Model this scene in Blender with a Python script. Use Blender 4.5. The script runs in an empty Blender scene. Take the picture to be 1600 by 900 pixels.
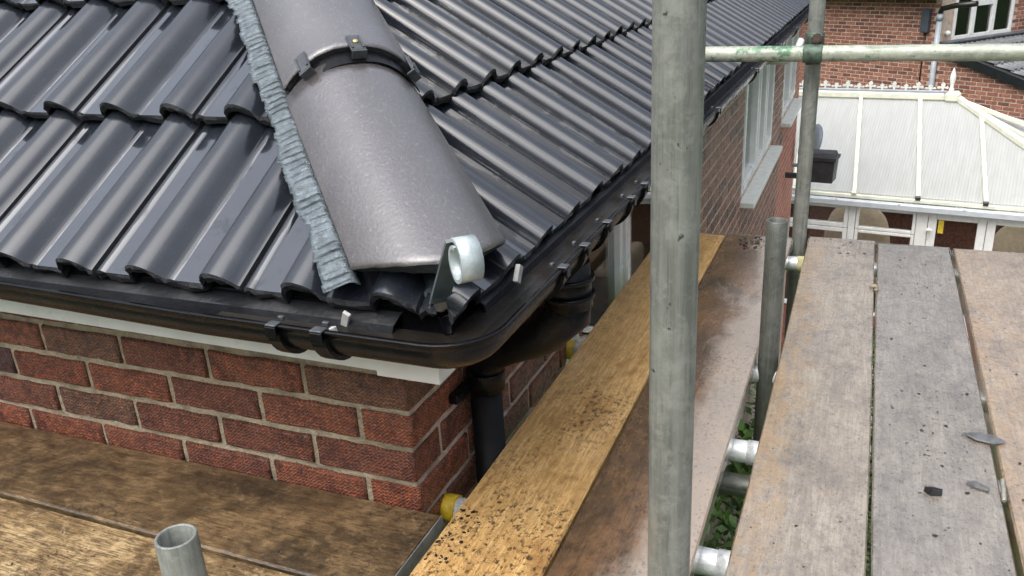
import bpy, bmesh, math, random
from mathutils import Vector as V, Matrix as M
from math import sin, cos, pi, radians, sqrt
random.seed(7)
D = bpy.data
S = bpy.context.scene
COL = S.collection
# ------------------------------------------------------------------ camera
cam = D.objects.new('camera', D.cameras.new('camera')); COL.objects.link(cam)
cam.matrix_world = M(((0.92378548, -0.09272052, 0.37151486, 0.69545),
                      (0.37919772, 0.35630565, -0.8539645, -1.11448),
                      (-0.05319281, 0.9297576, 0.36430939, 0.739075),
                      (0, 0, 0, 1)))
cam.data.sensor_width = 36.0
cam.data.lens = 1310.14 / 1600 * 36
cam.data.clip_start = 0.02
cam.data.clip_end = 2000
S.camera = cam
# ------------------------------------------------------------------ sky, sun, exposure
SUN_EL, SUN_AZ = radians(58), radians(192)      # azimuth clockwise from +Y
w = D.worlds.new('World'); S.world = w; w.use_nodes = True
nt = w.node_tree
bg = nt.nodes['Background']; bg.inputs['Strength'].default_value = 0.10
sky = nt.nodes.new('ShaderNodeTexSky'); sky.sky_type = 'NISHITA'; sky.sun_disc = False
sky.sun_elevation = SUN_EL; sky.sun_rotation = SUN_AZ
sky.air_density = 1.0; sky.dust_density = 3.0; sky.ozone_density = 1.0
hs = nt.nodes.new('ShaderNodeHueSaturation'); hs.inputs['Saturation'].default_value = 0.42
nt.links.new(sky.outputs[0], hs.inputs['Color'])
# overcast: cloud cover brightens towards the zenith, (1 + 2 sin h) / 3 as in the standard overcast sky
gtc = nt.nodes.new('ShaderNodeTexCoord'); gsx = nt.nodes.new('ShaderNodeSeparateXYZ'); nt.links.new(gtc.outputs['Generated'], gsx.inputs[0])
gmr = nt.nodes.new('ShaderNodeFloatCurve'); nt.links.new(gsx.outputs[2], gmr.inputs['Value'])
cv = gmr.mapping.curves[0]; cv.points[0].location = (0, .06); cv.points[1].location = (1, 1)
for p in ((.12, .11), (.30, .28), (.60, .66)): cv.points.new(*p)
gmr.mapping.update()
g2 = nt.nodes.new('ShaderNodeMath'); g2.operation = 'MULTIPLY'; g2.inputs[1].default_value = 2.3; nt.links.new(gmr.outputs[0], g2.inputs[0]); gmr = g2
gvm = nt.nodes.new('ShaderNodeVectorMath'); gvm.operation = 'SCALE'; nt.links.new(hs.outputs[0], gvm.inputs[0]); nt.links.new(gmr.outputs[0], gvm.inputs['Scale'])
nt.links.new(gvm.outputs[0], bg.inputs['Color'])
sl = D.lights.new('sun', 'SUN'); sl.energy = 0.9; sl.angle = radians(70); sl.color = (1, .97, .92)
so = D.objects.new('sun', sl); COL.objects.link(so)
sd = V((sin(SUN_AZ) * cos(SUN_EL), cos(SUN_AZ) * cos(SUN_EL), sin(SUN_EL)))
so.rotation_euler = (-sd).to_track_quat('-Z', 'Y').to_euler()
S.view_settings.view_transform = 'Standard'; S.view_settings.look = 'None'
S.view_settings.exposure = 1.15; S.view_settings.gamma = 1.0

# ------------------------------------------------------------------ node helpers
class NT:
    def __init__(s, name):
        s.m = D.materials.new(name); s.m.use_nodes = True
        s.t = s.m.node_tree; s.b = s.t.nodes['Principled BSDF']; s.out = s.t.nodes['Material Output']
        s.tc = s.t.nodes.new('ShaderNodeTexCoord'); s.oi = s.t.nodes.new('ShaderNodeObjectInfo')
    def n(s, typ, **kw):
        nd = s.t.nodes.new(typ)
        for k, v in kw.items(): setattr(nd, k, v)
        return nd
    def lk(s, a, b): s.t.links.new(a, b)
    def setin(s, sock, v):
        if hasattr(v, 'is_output'): s.lk(v, sock)
        elif v is not None: sock.default_value = v
    def vec(s, scale=(1, 1, 1), rnd=True, rot=(0, 0, 0), src='Object'):
        mp = s.n('ShaderNodeMapping'); mp.inputs['Scale'].default_value = scale; mp.inputs['Rotation'].default_value = rot
        if rnd:
            a = s.n('ShaderNodeVectorMath', operation='SCALE'); c = s.n('ShaderNodeCombineXYZ')
            for i in range(3): s.lk(s.oi.outputs['Random'], c.inputs[i])
            s.lk(c.outputs[0], a.inputs[0]); a.inputs['Scale'].default_value = 37.0
            b = s.n('ShaderNodeVectorMath', operation='ADD'); s.lk(s.tc.outputs[src], b.inputs[0]); s.lk(a.outputs[0], b.inputs[1])
            s.lk(b.outputs[0], mp.inputs['Vector'])
        else: s.lk(s.tc.outputs[src], mp.inputs['Vector'])
        return mp.outputs[0]
    def noise(s, vec, scale=5, detail=4, rough=.55, dist=0.0):
        nd = s.n('ShaderNodeTexNoise'); s.lk(vec, nd.inputs['Vector'])
        nd.inputs['Scale'].default_value = scale; nd.inputs['Detail'].default_value = detail
        nd.inputs['Roughness'].default_value = rough; nd.inputs['Distortion'].default_value = dist
        return nd.outputs['Fac']
    def ramp(s, fac, stops):
        r = s.n('ShaderNodeValToRGB'); s.lk(fac, r.inputs[0]); e = r.color_ramp.elements
        while len(e) < len(stops): e.new(.5)
        for el, (p, c) in zip(e, stops):
            el.position = p; el.color = (c, c, c, 1) if not hasattr(c, '__len__') else (*c, 1)
        return r.outputs[0]
    def mix(s, fac, a, b, mode='MIX'):
        m = s.n('ShaderNodeMix', data_type='RGBA', blend_type=mode)
        s.setin(m.inputs[0], fac)
        for i, v in ((6, a), (7, b)):
            if isinstance(v, tuple): v = (*v, 1)
            s.setin(m.inputs[i], v)
        return m.outputs[2]
    def math(s, op, a, b=0.0, clamp=False):
        m = s.n('ShaderNodeMath', operation=op); m.use_clamp = clamp
        s.setin(m.inputs[0], a); s.setin(m.inputs[1], b); return m.outputs[0]
    def bump(s, h, dist=.002, strength=1.0, prev=None):
        b = s.n('ShaderNodeBump'); b.inputs['Strength'].default_value = strength; b.inputs['Distance'].default_value = dist
        s.lk(h, b.inputs['Height'])
        if prev is not None: s.lk(prev, b.inputs['Normal'])
        return b.outputs[0]
    def fin(s, col=None, rough=None, nor=None, metal=None, spec=None, coat=None, coat_rough=None):
        b = s.b.inputs
        if isinstance(col, tuple): col = (*col, 1)
        s.setin(b['Base Color'], col); s.setin(b['Roughness'], rough); s.setin(b['Metallic'], metal)
        if nor is not None: s.lk(nor, b['Normal'])
        s.setin(b['Specular IOR Level'], spec); s.setin(b['Coat Weight'], coat); s.setin(b['Coat Roughness'], coat_rough)
        return s.m
    def sep(s, v):
        x = s.n('ShaderNodeSeparateXYZ'); s.lk(v, x.inputs[0]); return x.outputs

def mat_plain(name, col, rough=.5, var=.25, scale=20, metal=0.0, bumpd=0.0, spec=.5):
    t = NT(name); v = t.vec(); n = t.noise(v, scale, 5)
    c = t.ramp(n, [(.3, tuple(x * (1 - var) for x in col)), (.7, tuple(min(1, x * (1 + var)) for x in col))])
    r = t.ramp(t.noise(v, scale * .4), [(.3, max(0, rough - .12)), (.7, min(1, rough + .12))])
    nor = t.bump(t.noise(v, scale * 6, 3), bumpd) if bumpd else None
    return t.fin(c, r, nor, metal, spec)

# roof tile: wet dark concrete
def mat_tile():
    """glazed dark concrete, rainwater lying in the flat pans (local x runs across the tile)"""
    t = NT('wet_concrete_tile'); v = t.vec(); vs = t.vec((1, .25, 1))
    c = t.ramp(t.noise(v, 14, 6), [(.25, (.009, .011, .015)), (.6, (.016, .019, .025)), (.85, (.027, .031, .038))])
    c = t.mix(t.ramp(t.noise(v, 160, 2), [(.68, 0.), (.73, .45)]), c, (.05, .053, .058))
    x = t.sep(t.tc.outputs['Object'])[0]
    fr = t.math('MULTIPLY', t.math('FRACT', t.math('DIVIDE', t.math('ADD', x, t.math('MULTIPLY', t.math('SUBTRACT', t.noise(vs, 40, 4, .7), .5), .012)), .152)), .152)
    pan = t.math('MULTIPLY', t.math('GREATER_THAN', fr, .016), t.math('LESS_THAN', fr, .077))
    wet_sheen = t.math('MULTIPLY', pan, t.ramp(t.noise(v, 18, 4, .6), [(.30, .25), (.42, 1.)]))
    r = t.mix(wet_sheen, (.22,) * 3, (.16,) * 3)
    nor = t.bump(t.noise(v, 330, 2), .0003, .35)
    cn = t.bump(t.noise(vs, 30, 2), .0007, .3)
    t.b.inputs['Coat IOR'].default_value = 1.75; t.lk(cn, t.b.inputs['Coat Normal'])
    return t.fin(c, r, nor, spec=.5, coat=t.mix(wet_sheen, (.30,) * 3, (1.,) * 3), coat_rough=t.mix(wet_sheen, (.13,) * 3, (.045,) * 3))
def mat_tile_edge():
    t = NT('tile_edge'); v = t.vec(); n = t.noise(v, 90, 6, .7)
    c = t.ramp(n, [(.35, (.008, .009, .011)), (.7, (.03, .031, .034))])
    return t.fin(c, .8, t.bump(n, .006, .9))
def mat_hip():
    t = NT('wet_hip_tile'); t.b.inputs['Coat IOR'].default_value = 1.6; v = t.vec(); vs = t.vec((1, .16, 1)); vx = t.vec((.3, 1.6, .3))
    c = t.ramp(t.noise(v, 7, 5), [(.3, (.056, .049, .049)), (.7, (.085, .075, .074))])
    c = t.mix(t.ramp(t.noise(v, 130, 6, .8), [(.56, 0.), (.66, .45)]), c, (.24, .255, .26))
    c = t.mix(t.ramp(t.noise(v, 240, 2), [(.70, 0.), (.76, .7)]), c, (.05, .05, .05))
    nor = t.bump(t.noise(vx, 170, 3), .0005, .3); nor = t.bump(t.noise(v, 190, 4, .7), .0020, .8, nor)
    t.lk(t.bump(t.noise(v, 120, 4, .7), .0012, .6), t.b.inputs['Coat Normal'])
    r = t.ramp(t.noise(v, 9, 4), [(.35, .28), (.65, .46)])
    return t.fin(c, r, nor, spec=.9, coat=.85, coat_rough=.16)
def mat_brick(name, comb=True):
    t = NT(name); v = t.vec()
    base = t.oi.outputs['Color']
    n = t.noise(v, 22, 6, .65)
    dark = t.mix(1.0, base, (.42, .36, .42), 'MULTIPLY')
    lite = t.mix(1.0, base, (1.45, 1.25, 1.15), 'MULTIPLY')
    c = t.mix(t.ramp(n, [(.36, 0.), (.56, 1.)]), dark, base)
    c = t.mix(t.ramp(t.noise(v, 60, 4), [(.48, 0.), (.66, .9)]), c, lite)
    if comb:
        # dragged-wire rustic face: rows of short chevrons
        mp = t.n('ShaderNodeMapping'); t.lk(t.tc.outputs['Object'], mp.inputs['Vector'])
        sx = t.sep(mp.outputs[0])
        along = t.math('ADD', sx[0], sx[1])
        zz = t.math('PINGPONG', t.math('MULTIPLY', along, 1.0), .0045)
        jit = t.math('MULTIPLY', t.noise(v, 40, 3), .010)
        h = t.math('ADD', t.math('MULTIPLY', zz, 1.1), jit)
        row = t.math('PINGPONG', t.math('ADD', sx[2], h), .0036)
        row = t.math('DIVIDE', row, .0036)
        brk = t.ramp(t.noise(v, 130, 2), [(.35, .15), (.6, 1.)])
        row = t.math('MULTIPLY', row, brk)
        c = t.mix(t.math('MULTIPLY', t.math('SUBTRACT', 1.0, row), .85), c, (.022, .010, .010))
        nor = t.bump(row, .003, .9)
        nor = t.bump(t.noise(v, 200, 3), .0012, .6, nor)
        r = t.ramp(t.noise(v, 80, 3), [(.4, .28), (.65, .70)])
    else:
        nor = t.bump(t.noise(v, 120, 4), .003, .6); r = .8
    return t.fin(c, r, nor)
def mat_mortar(name, a, b):
    t = NT(name); v = t.vec(rnd=False); n = t.noise(v, 60, 6, .7)
    c = t.ramp(n, [(.3, a), (.7, b)])
    c = t.mix(t.ramp(t.noise(v, 9, 4), [(.5, 0.), (.7, .7)]), c, tuple(x * .45 for x in a))
    c = t.mix(t.ramp(t.noise(v, 260, 2), [(.68, 0.), (.72, .8)]), c, (.05, .045, .04))
    c = t.mix(t.ramp(t.noise(v, 26, 5, .7), [(.50, 0.), (.68, .65)]), c, tuple(q * .5 for q in a))
    return t.fin(c, .85, t.bump(n, .012, 1.0))
def mat_board(name, light, mid, dark, grain=.5, dirt=.5, wet=.3, wet_sheen=(.3, .3, .3), sheen_amt=.0, side=0, seed=0.0, orange=None, wr=.16, mud=None, mott=.5, rip=.5, fleck=.5, coat=.5, patch=0.0, wdark=0.0, cior=1.75, cr=.35, rel=.003):
    """wet scaffold board; local x across, y along"""
    t = NT(name)
    mp = t.n('ShaderNodeMapping'); mp.inputs['Location'].default_value = (seed * 3.1, seed * 7.7, seed)
    t.lk(t.tc.outputs['Object'], mp.inputs['Vector']); o = mp.outputs[0]
    def sc(s):
        q = t.n('ShaderNodeMapping'); q.inputs['Scale'].default_value = s; t.lk(o, q.inputs['Vector']); return q.outputs[0]
    xyz = t.sep(t.tc.outputs['Object']); x, y = xyz[0], xyz[1]
    gv = t.noise(sc((16, 1.1, 16)), 6, 6, .62, 1.2)
    fine = t.noise(sc((60, 4, 60)), 7, 4, .6)
    blot = t.noise(sc((1, .6, 1)), 8, 7, .66, .6)
    c = t.ramp(blot, [(.34, dark), (.48, mid), (.62, light)])
    c = t.mix(t.math('MULTIPLY', t.ramp(gv, [(.42, .0), (.60, 1.)]), grain), c, t.mix(1.0, c, (.50, .44, .38), 'MULTIPLY'))
    c = t.mix(t.math('MULTIPLY', t.ramp(fine, [(.42, 1.), (.55, 0.)]), grain), c, dark)
    m2 = t.noise(sc((1, .7, 1)), 40, 7, .74, .3)
    c = t.mix(t.math('MULTIPLY', t.ramp(m2, [(.50, 0.), (.62, 1.)]), mott), c, t.mix(1.0, c, (.50, .46, .42), 'MULTIPLY'))
    c = t.mix(t.math('MULTIPLY', t.ramp(m2, [(.36, 1.), (.46, 0.)]), mott * .8), c, light)
    if orange:
        mo = t.math('ADD', t.noise(sc((1, .5, 1)), 24, 7, .78, .5), t.math('MULTIPLY', x, orange[1]))
        c = t.mix(t.ramp(mo, [(orange[2], 0.), (orange[2] + .2, .7)]), c, orange[0])
    if sheen_amt > 0:
        m = t.noise(sc((1, .5, 1)), 6, 5, .6, .3)
        if side: m = t.math('ADD', m, t.math('MULTIPLY', x, side))
        mk = t.ramp(m, [(.44, 0.), (.66, sheen_amt)]); c = t.mix(mk, c, wet_sheen)  # pale sky reflection on the wet surface painted into the colour
    spk = t.noise(sc((1, .75, 1)), 95, 7, .8, .2)
    area = t.noise(sc((1, .7, 1)), 5, 3)
    if mud: area = t.math('ADD', area, t.math('MULTIPLY', t.math('SUBTRACT', mud[0], y), mud[1], True))
    sp = t.math('MULTIPLY', t.ramp(spk, [(.52, 0.), (.58, 1.)]), t.ramp(area, [(.44, .06), (.66, 1.)]))
    c = t.mix(t.math('MULTIPLY', sp, dirt), c, (.022, .017, .013))
    pit = t.noise(sc((1, .6, 1)), 210, 3, .6)
    c = t.mix(t.math('MULTIPLY', t.ramp(pit, [(.61, 0.), (.67, 1.)]), fleck), c, (.045, .036, .03))
    wm = t.noise(sc((1, .5, 1)), 8, 4, .6, .6)
    if side: wm = t.math('ADD', wm, t.math('MULTIPLY', x, side))
    wm = t.math('ADD', wm, t.math('MULTIPLY', t.math('SUBTRACT', t.noise(sc((1, .6, 1)), 45, 5, .7), .5), patch))
    wmk = t.ramp(wm, [(1 - wet - .48, 0.), (1 - wet - .34, 1.)])
    c = t.mix(t.math('MULTIPLY', wmk, wdark), c, t.mix(1.0, c, (.52, .47, .42), 'MULTIPLY'))
    rp_ = t.noise(sc((1, .55, 1)), 120, 4, .65, .3)
    r = t.mix(wmk, (.62,) * 3, (wr,) * 3)
    h = t.math('ADD', t.math('MULTIPLY', gv, .35), t.math('MULTIPLY', spk, .6))
    nor = t.bump(h, rel, .55); nor = t.bump(rp_, (.003 if rel < .004 else .004), rip, nor)
    t.b.inputs['Coat IOR'].default_value = cior
    t.lk(t.bump(rp_, .002, cr, t.bump(m2, .003, .3)), t.b.inputs['Coat Normal'])
    return t.fin(c, r, nor, spec=.5, coat=t.math('MULTIPLY', wmk, coat), coat_rough=wr)
def mat_galv(name, a, b, streak=(.1, .1, .09), rough=.48, green=False):
    """weathered galvanised tube, local z along the tube"""
    t = NT(name); v = t.vec((1.6, 1.6, .07)); v2 = t.vec()
    c = t.ramp(t.noise(v, 70, 5, .65), [(.32, a), (.68, b)])
    c = t.mix(t.ramp(t.noise(v2, 12, 5, .6), [(.45, 0.), (.7, .6)]), c, tuple(x * 1.25 for x in b))
    c = t.mix(t.ramp(t.noise(v, 150, 4, .7), [(.54, 0.), (.70, .45)]), c, streak)
    c = t.mix(t.ramp(t.noise(v2, 38, 6, .8, .3), [(.48, 0.), (.60, .45)]), c, tuple(x * 1.35 for x in b))
    c = t.mix(t.ramp(t.noise(v2, 48, 4, .7), [(.69, 0.), (.76, .6)]), c, (.10, .058, .03))
    c = t.mix(t.ramp(t.noise(v2, 26, 6, .75, .6), [(.56, 0.), (.72, .35)]), c, tuple(q * .9 for q in streak))
    c = t.mix(t.ramp(t.noise(v2, 75, 3, .6), [(.68, 0.), (.73, .9)]), c, (.03, .03, .028))
    if green:
        z = t.sep(t.tc.outputs['Object'])[2]
        g = t.ramp(t.math('ADD', t.noise(v2, 26, 4, .7), t.math('MULTIPLY', t.math('ABSOLUTE', t.math('SUBTRACT', z, 1.78)), -.35)), [(.47, 0.), (.56, .8)])
        c = t.mix(g, c, (.02, .13, .06))
    nor = t.bump(t.noise(v2, 90, 4), .0012, .5)
    return t.fin(c, t.ramp(t.noise(v2, 20), [(.3, rough - .1), (.7, rough + .15)]), nor, .25)

TILE, TEDGE, HIP = mat_tile(), mat_tile_edge(), mat_hip()
BRICK, BRICK_FAR = mat_brick('rustic_brick'), mat_brick('plain_brick', False)
MORTAR = mat_mortar('sandy_mortar', (.33, .275, .18), (.53, .455, .33))
MORTAR_B = mat_mortar('pink_mortar', (.46, .35, .27), (.64, .52, .43))
BLACKP = mat_plain('black_gutter_plastic', (.005, .005, .006), .28, .4, 25, bumpd=.0006, spec=.17)
BLACKD = mat_plain('dirty_black_plastic', (.012, .010, .008), .38, .6, 14, bumpd=.001)
FELT = mat_plain('eaves_felt', (.008, .009, .011), .42, .4, 18, bumpd=.001)
WHITEP = mat_plain('white_upvc', (.72, .72, .70), .30, .08, 12)
WHITED = mat_plain('weathered_white_upvc', (.62, .63, .58), .42, .14, 22, bumpd=.0004)
CREAM = mat_plain('cream_upvc', (.66, .66, .54), .4, .12, 8)
CLIP = mat_plain('pale_clip_plastic', (.42, .42, .40), .4, .2, 60)
CLIPG = mat_plain('grey_clip_plastic', (.05, .055, .06), .4, .3, 60, bumpd=.001)
GREYP = mat_plain('grey_drainpipe', (.30, .33, .36), .45, .12, 8)
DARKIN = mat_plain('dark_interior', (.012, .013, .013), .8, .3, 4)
IRON = mat_plain('galvanised_iron', (.36, .41, .42), .40, .2, 45, .15, bumpd=.0005)
IRONB = mat_plain('dark_iron', (.10, .125, .13), .45, .35, 30, .2, bumpd=.001)
ALU = mat_plain('lead_grey_roll', (.100, .122, .135), .30, .45, 60, .25, bumpd=.0015)
STEEL = mat_galv('weathered_scaffold_tube', (.125, .132, .118), (.225, .232, .208), (.055, .058, .052))
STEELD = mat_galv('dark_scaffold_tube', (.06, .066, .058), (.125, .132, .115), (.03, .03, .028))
STEELG = mat_galv('paint_marked_tube', (.21, .235, .185), (.38, .40, .33), (.10, .10, .07), green=True)
STEELW = mat_galv('bright_galvanised_tube', (.36, .38, .38), (.62, .64, .64), (.2, .2, .2), .35)
YELLOW = mat_plain('yellow_cap_plastic', (.48, .32, .015), .5, .4, 40, bumpd=.001)
RUST = mat_plain('rusty_bolt', (.06, .04, .03), .7, .5, 60, bumpd=.002)
BAND = mat_plain('dull_hoop_iron', (.20, .205, .19), .5, .35, 30, .2, bumpd=.001)
CRUMB = mat_plain('wet_mud', (.014, .011, .009), .45, .5, 60)
SLATE = mat_plain('tile_shard_grey', (.10, .10, .10), .45, .4, 60, bumpd=.001)
MOSS = mat_plain('moss_green', (.028, .048, .012), .8, .6, 80)
BEIGE = mat_plain('beige_upholstery', (.66, .53, .38), .85, .15, 25, bumpd=.003)
REDC = mat_plain('red_cloth', (.22, .035, .03), .8, .3, 25)
BLUEC = mat_plain('blue_cloth', (.04, .07, .16), .8, .3, 25)
BROWNF = mat_plain('brown_floor', (.09, .05, .035), .6, .2, 10)
MINT = mat_plain('mint_white_blind', (.50, .58, .54), .5, .1, 16)
STICK = mat_plain('yellow_sticker', (.62, .45, .04), .5, .2, 40)
BROWNROOF = mat_plain('lead_flashing', (.075, .085, .095), .45, .2, 20, bumpd=.001)

def mat_glass(name, tint=(.97, .97, .97), refl=.09):
    t = NT(name); t.t.nodes.remove(t.b)
    tr = t.n('ShaderNodeBsdfTransparent'); tr.inputs[0].default_value = (*tint, 1)
    gl = t.n('ShaderNodeBsdfGlossy'); gl.inputs['Roughness'].default_value = .02; gl.inputs[0].default_value = (1, 1, 1, 1)
    fr = t.n('ShaderNodeFresnel'); fr.inputs['IOR'].default_value = 1.52
    mx = t.n('ShaderNodeMixShader'); t.lk(fr.outputs[0], mx.inputs[0]); t.lk(tr.outputs[0], mx.inputs[1]); t.lk(gl.outputs[0], mx.inputs[2])
    t.lk(mx.outputs[0], t.out.inputs['Surface']); return t.m
GLASS = mat_glass('window_glass')
def mat_poly():
    t = NT('polycarbonate_roof_sheet'); v = t.vec(); vs = t.vec((1, .12, 1))
    c = t.ramp(t.noise(vs, 24, 5, .65), [(.35, (.52, .53, .51)), (.65, (.64, .65, .63))])
    c = t.mix(t.ramp(t.noise(v, 9, 5, .7), [(.60, 0.), (.8, .6)]), c, (.36, .34, .24))
    c = t.mix(t.ramp(t.noise(v, 30, 3, .6), [(.73, 0.), (.77, .8)]), c, (.10, .09, .06))
    x = t.sep(t.tc.outputs['Object'])[0]
    rib = t.math('PINGPONG', x, .016); rib = t.math('DIVIDE', rib, .016)
    c = t.mix(t.ramp(rib, [(.0, .8), (.30, 0.)]), c, (.26, .27, .26))
    return t.fin(c, .35, t.bump(rib, .004, .3))
POLY = mat_poly()
_t = POLY.node_tree; _p = _t.nodes['Principled BSDF']; _tr = _t.nodes.new('ShaderNodeBsdfTranslucent'); _tr.inputs[0].default_value = (.95, .95, .93, 1)
_mx = _t.nodes.new('ShaderNodeMixShader'); _mx.inputs[0].default_value = .55; _t.links.new(_p.outputs[0], _mx.inputs[1]); _t.links.new(_tr.outputs[0], _mx.inputs[2]); _t.links.new(_mx.outputs[0], _t.nodes['Material Output'].inputs['Surface'])

# ------------------------------------------------------------------ object helpers
W = {}
def setw(o, mw): W[o] = mw
def root(name, label, cat, loc, group=None):
    o = D.objects.new(name, None); COL.objects.link(o); o.location = loc; o.empty_display_size = .1
    o['label'] = label; o['category'] = cat
    if group: o['group'] = group
    W[o] = M.Translation(V(loc)); return o
def place(o, mw, parent=None):
    """world matrix mw, optionally parented"""
    COL.objects.link(o)
    if parent is not None:
        o.parent = parent; o.matrix_parent_inverse = W[parent].inverted()
    o.matrix_basis = mw; W[o] = mw; return o
def tag(o, label, cat, group=None):
    o['label'] = label; o['category'] = cat
    if group: o['group'] = group
    return o
def meshdata(name, verts, faces, mats, midx=None, smooth=False):
    me = D.meshes.new(name); me.from_pydata([tuple(v) for v in verts], [], faces)
    for m in (mats if isinstance(mats, (list, tuple)) else [mats]): me.materials.append(m)
    if midx: me.polygons.foreach_set('material_index', midx)
    if smooth: me.polygons.foreach_set('use_smooth', [True] * len(me.polygons))
    me.update(); return me
def from_bm(name, bm, mats, smooth=False):
    bmesh.ops.recalc_face_normals(bm, faces=bm.faces[:])
    me = D.meshes.new(name); bm.to_mesh(me); bm.free()
    for m in (mats if isinstance(mats, (list, tuple)) else [mats]): me.materials.append(m)
    if smooth: me.polygons.foreach_set('use_smooth', [True] * len(me.polygons))
    return me
def obj(name, me, parent=None, mw=None, color=None):
    o = D.objects.new(name, me); place(o, mw or M.Identity(4), parent)
    if color: o.color = (*color, 1)
    return o
def bbox(bm, lo, hi, mi=0, bev=0.0, mw=None):
    lo, hi = V(lo), V(hi); vs = []
    for z in (lo.z, hi.z):
        for y in (lo.y, hi.y):
            for x in (lo.x, hi.x): vs.append(bm.verts.new((x, y, z)))
    fs = [bm.faces.new([vs[i] for i in f]) for f in ((0, 2, 3, 1), (4, 5, 7, 6), (0, 1, 5, 4), (2, 6, 7, 3), (0, 4, 6, 2), (1, 3, 7, 5))]
    for f in fs: f.material_index = mi
    if bev:
        es = {e for f in fs for e in f.edges}
        r = bmesh.ops.bevel(bm, geom=list(es), offset=bev, segments=1, affect='EDGES')
        for f in r['faces']: f.material_index = mi
        vs = list({v for f in r['faces'] for v in f.verts})
    if mw is not None:
        bmesh.ops.transform(bm, matrix=mw, verts=[v for v in vs if v.is_valid])
    return vs
def boxme(name, lo, hi, mat, bev=0.0):
    bm = bmesh.new(); bbox(bm, lo, hi, 0, bev); return from_bm(name, bm, mat)
def box(name, lo, hi, mat, parent=None, bev=0.0, mw=None):
    """box with its origin in its middle"""
    lo, hi = V(lo), V(hi); c = (lo + hi) / 2; h = (hi - lo) / 2
    m = M.Translation(c)
    if mw is not None: m = mw @ m
    return obj(name, boxme(name, -h, h, mat, bev), parent, m)
def ring_frames(path, up0=V((0, 0, 1))):
    fr = []; n = len(path); prev = None
    for i in range(n):
        t = (path[min(i + 1, n - 1)] - path[max(i - 1, 0)]).normalized()
        if prev is None:
            u = up0 - t * up0.dot(t)
            if u.length < 1e-4: u = V((1, 0, 0)) - t * t.x
        else: u = prev - t * prev.dot(t)
        u.normalize(); prev = u; fr.append((path[i], t, u, t.cross(u)))
    return fr
def tube(bm, path, r, seg=16, cap=True, mi=0):
    path = [V(p) for p in path]; rs = r if hasattr(r, '__len__') else [r] * len(path)
    rings = []
    for (p, t, u, s), rr in zip(ring_frames(path), rs):
        rings.append([bm.verts.new(p + u * (rr * cos(2 * pi * k / seg)) + s * (rr * sin(2 * pi * k / seg))) for k in range(seg)])
    for a, b in zip(rings, rings[1:]):
        for k in range(seg):
            f = bm.faces.new((a[k], a[(k + 1) % seg], b[(k + 1) % seg], b[k])); f.material_index = mi; f.smooth = True
    if cap:
        for q in (rings[0][::-1], rings[-1]):
            f = bm.faces.new(q); f.material_index = mi
    return rings
def pipe(name, a, b, r, wall, mat, parent=None, seg=28, inner=None):
    """open steel tube with a wall; origin at a, local z along the tube"""
    a, b = V(a), V(b); L = (b - a).length; q = (b - a).to_track_quat('Z', 'Y').to_matrix().to_4x4()
    bm = bmesh.new(); prof = [(r - wall, 0), (r - .0008, 0), (r, .0012), (r, L - .0012), (r - .0008, L), (r - wall + .0008, L), (r - wall, L - .0012), (r - wall, 0)]
    nz = max(2, int(L / .12)); P = prof[:3] + [(r, .0012 + (L - .0024) * k / nz) for k in range(1, nz)] + prof[3:]
    rings = [[bm.verts.new((pr * cos(2 * pi * k / seg), pr * sin(2 * pi * k / seg), z)) for k in range(seg)] for pr, z in P]
    for A, B in zip(rings, rings[1:]):
        for k in range(seg):
            f = bm.faces.new((A[k], A[(k + 1) % seg], B[(k + 1) % seg], B[k])); f.smooth = True
    me = from_bm(name, bm, mat)
    for e in me.edges: pass
    return obj(name, me, parent, M.Translation(a) @ q)
def jitter(bm, amt, rnd=random):
    for v in bm.verts: v.co += V((rnd.uniform(-amt, amt), rnd.uniform(-amt, amt), rnd.uniform(-amt, amt)))

# ------------------------------------------------------------------ ground
GZ = -4.1
def mat_grass():
    t = NT('lawn'); v = t.vec(rnd=False)
    c = t.ramp(t.noise(v, 6, 6), [(.3, (.018, .040, .010)), (.7, (.050, .095, .022))])
    return t.fin(c, .9, t.bump(t.noise(v, 60, 4), .03, .8))
GRASSM = mat_grass()
g = obj('ground', meshdata('ground', [(-400, -400, GZ), (400, -400, GZ), (400, 400, GZ), (-400, 400, GZ)], [(0, 1, 2, 3)], GRASSM))
g['kind'] = 'structure'
p_ = obj('added_patio', meshdata('added_patio', [(-.0, 6.0, GZ + .01), (9, 6.0, GZ + .01), (9, 9.0, GZ + .01), (-.0, 9.0, GZ + .01)], [(0, 1, 2, 3)], mat_plain('patio_paving', (.34, .32, .29), .8, .2, 6)))  # added paving: its bounce brightens the conservatory
p_['kind'] = 'structure'
# grass blades below the gap between the boards
vs, fs = [], []
for k in range(9000):
    x = random.uniform(-.6, 1.0); y = random.uniform(.6, 7.4)
    if x < .1: x = random.uniform(.08, 1.0)
    h = random.uniform(.06, .22); a = random.uniform(0, 2 * pi); wd = random.uniform(.006, .014); ln = random.uniform(.02, .14)
    dx, dy = cos(a), sin(a); b = len(vs); px, py = -dy * wd, dx * wd
    vs += [(x - px, y - py, GZ), (x + px, y + py, GZ), (x + px * .7 + dx * ln * .4, y + py * .7 + dy * ln * .4, GZ + h * .7), (x - px * .7 + dx * ln * .4, y - py * .7 + dy * ln * .4, GZ + h * .7), (x + dx * ln, y + dy * ln, GZ + h)]
    fs += [(b, b + 1, b + 2, b + 3), (b + 3, b + 2, b + 4)]
BLADE = mat_plain('grass_blade', (.055, .115, .022), .6, .55, 3)
gr = obj('grass', meshdata('grass', vs, fs, BLADE)); gr['kind'] = 'stuff'
gr['label'] = 'long green grass far below the gap between the scaffold boards'; gr['category'] = 'grass'

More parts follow.
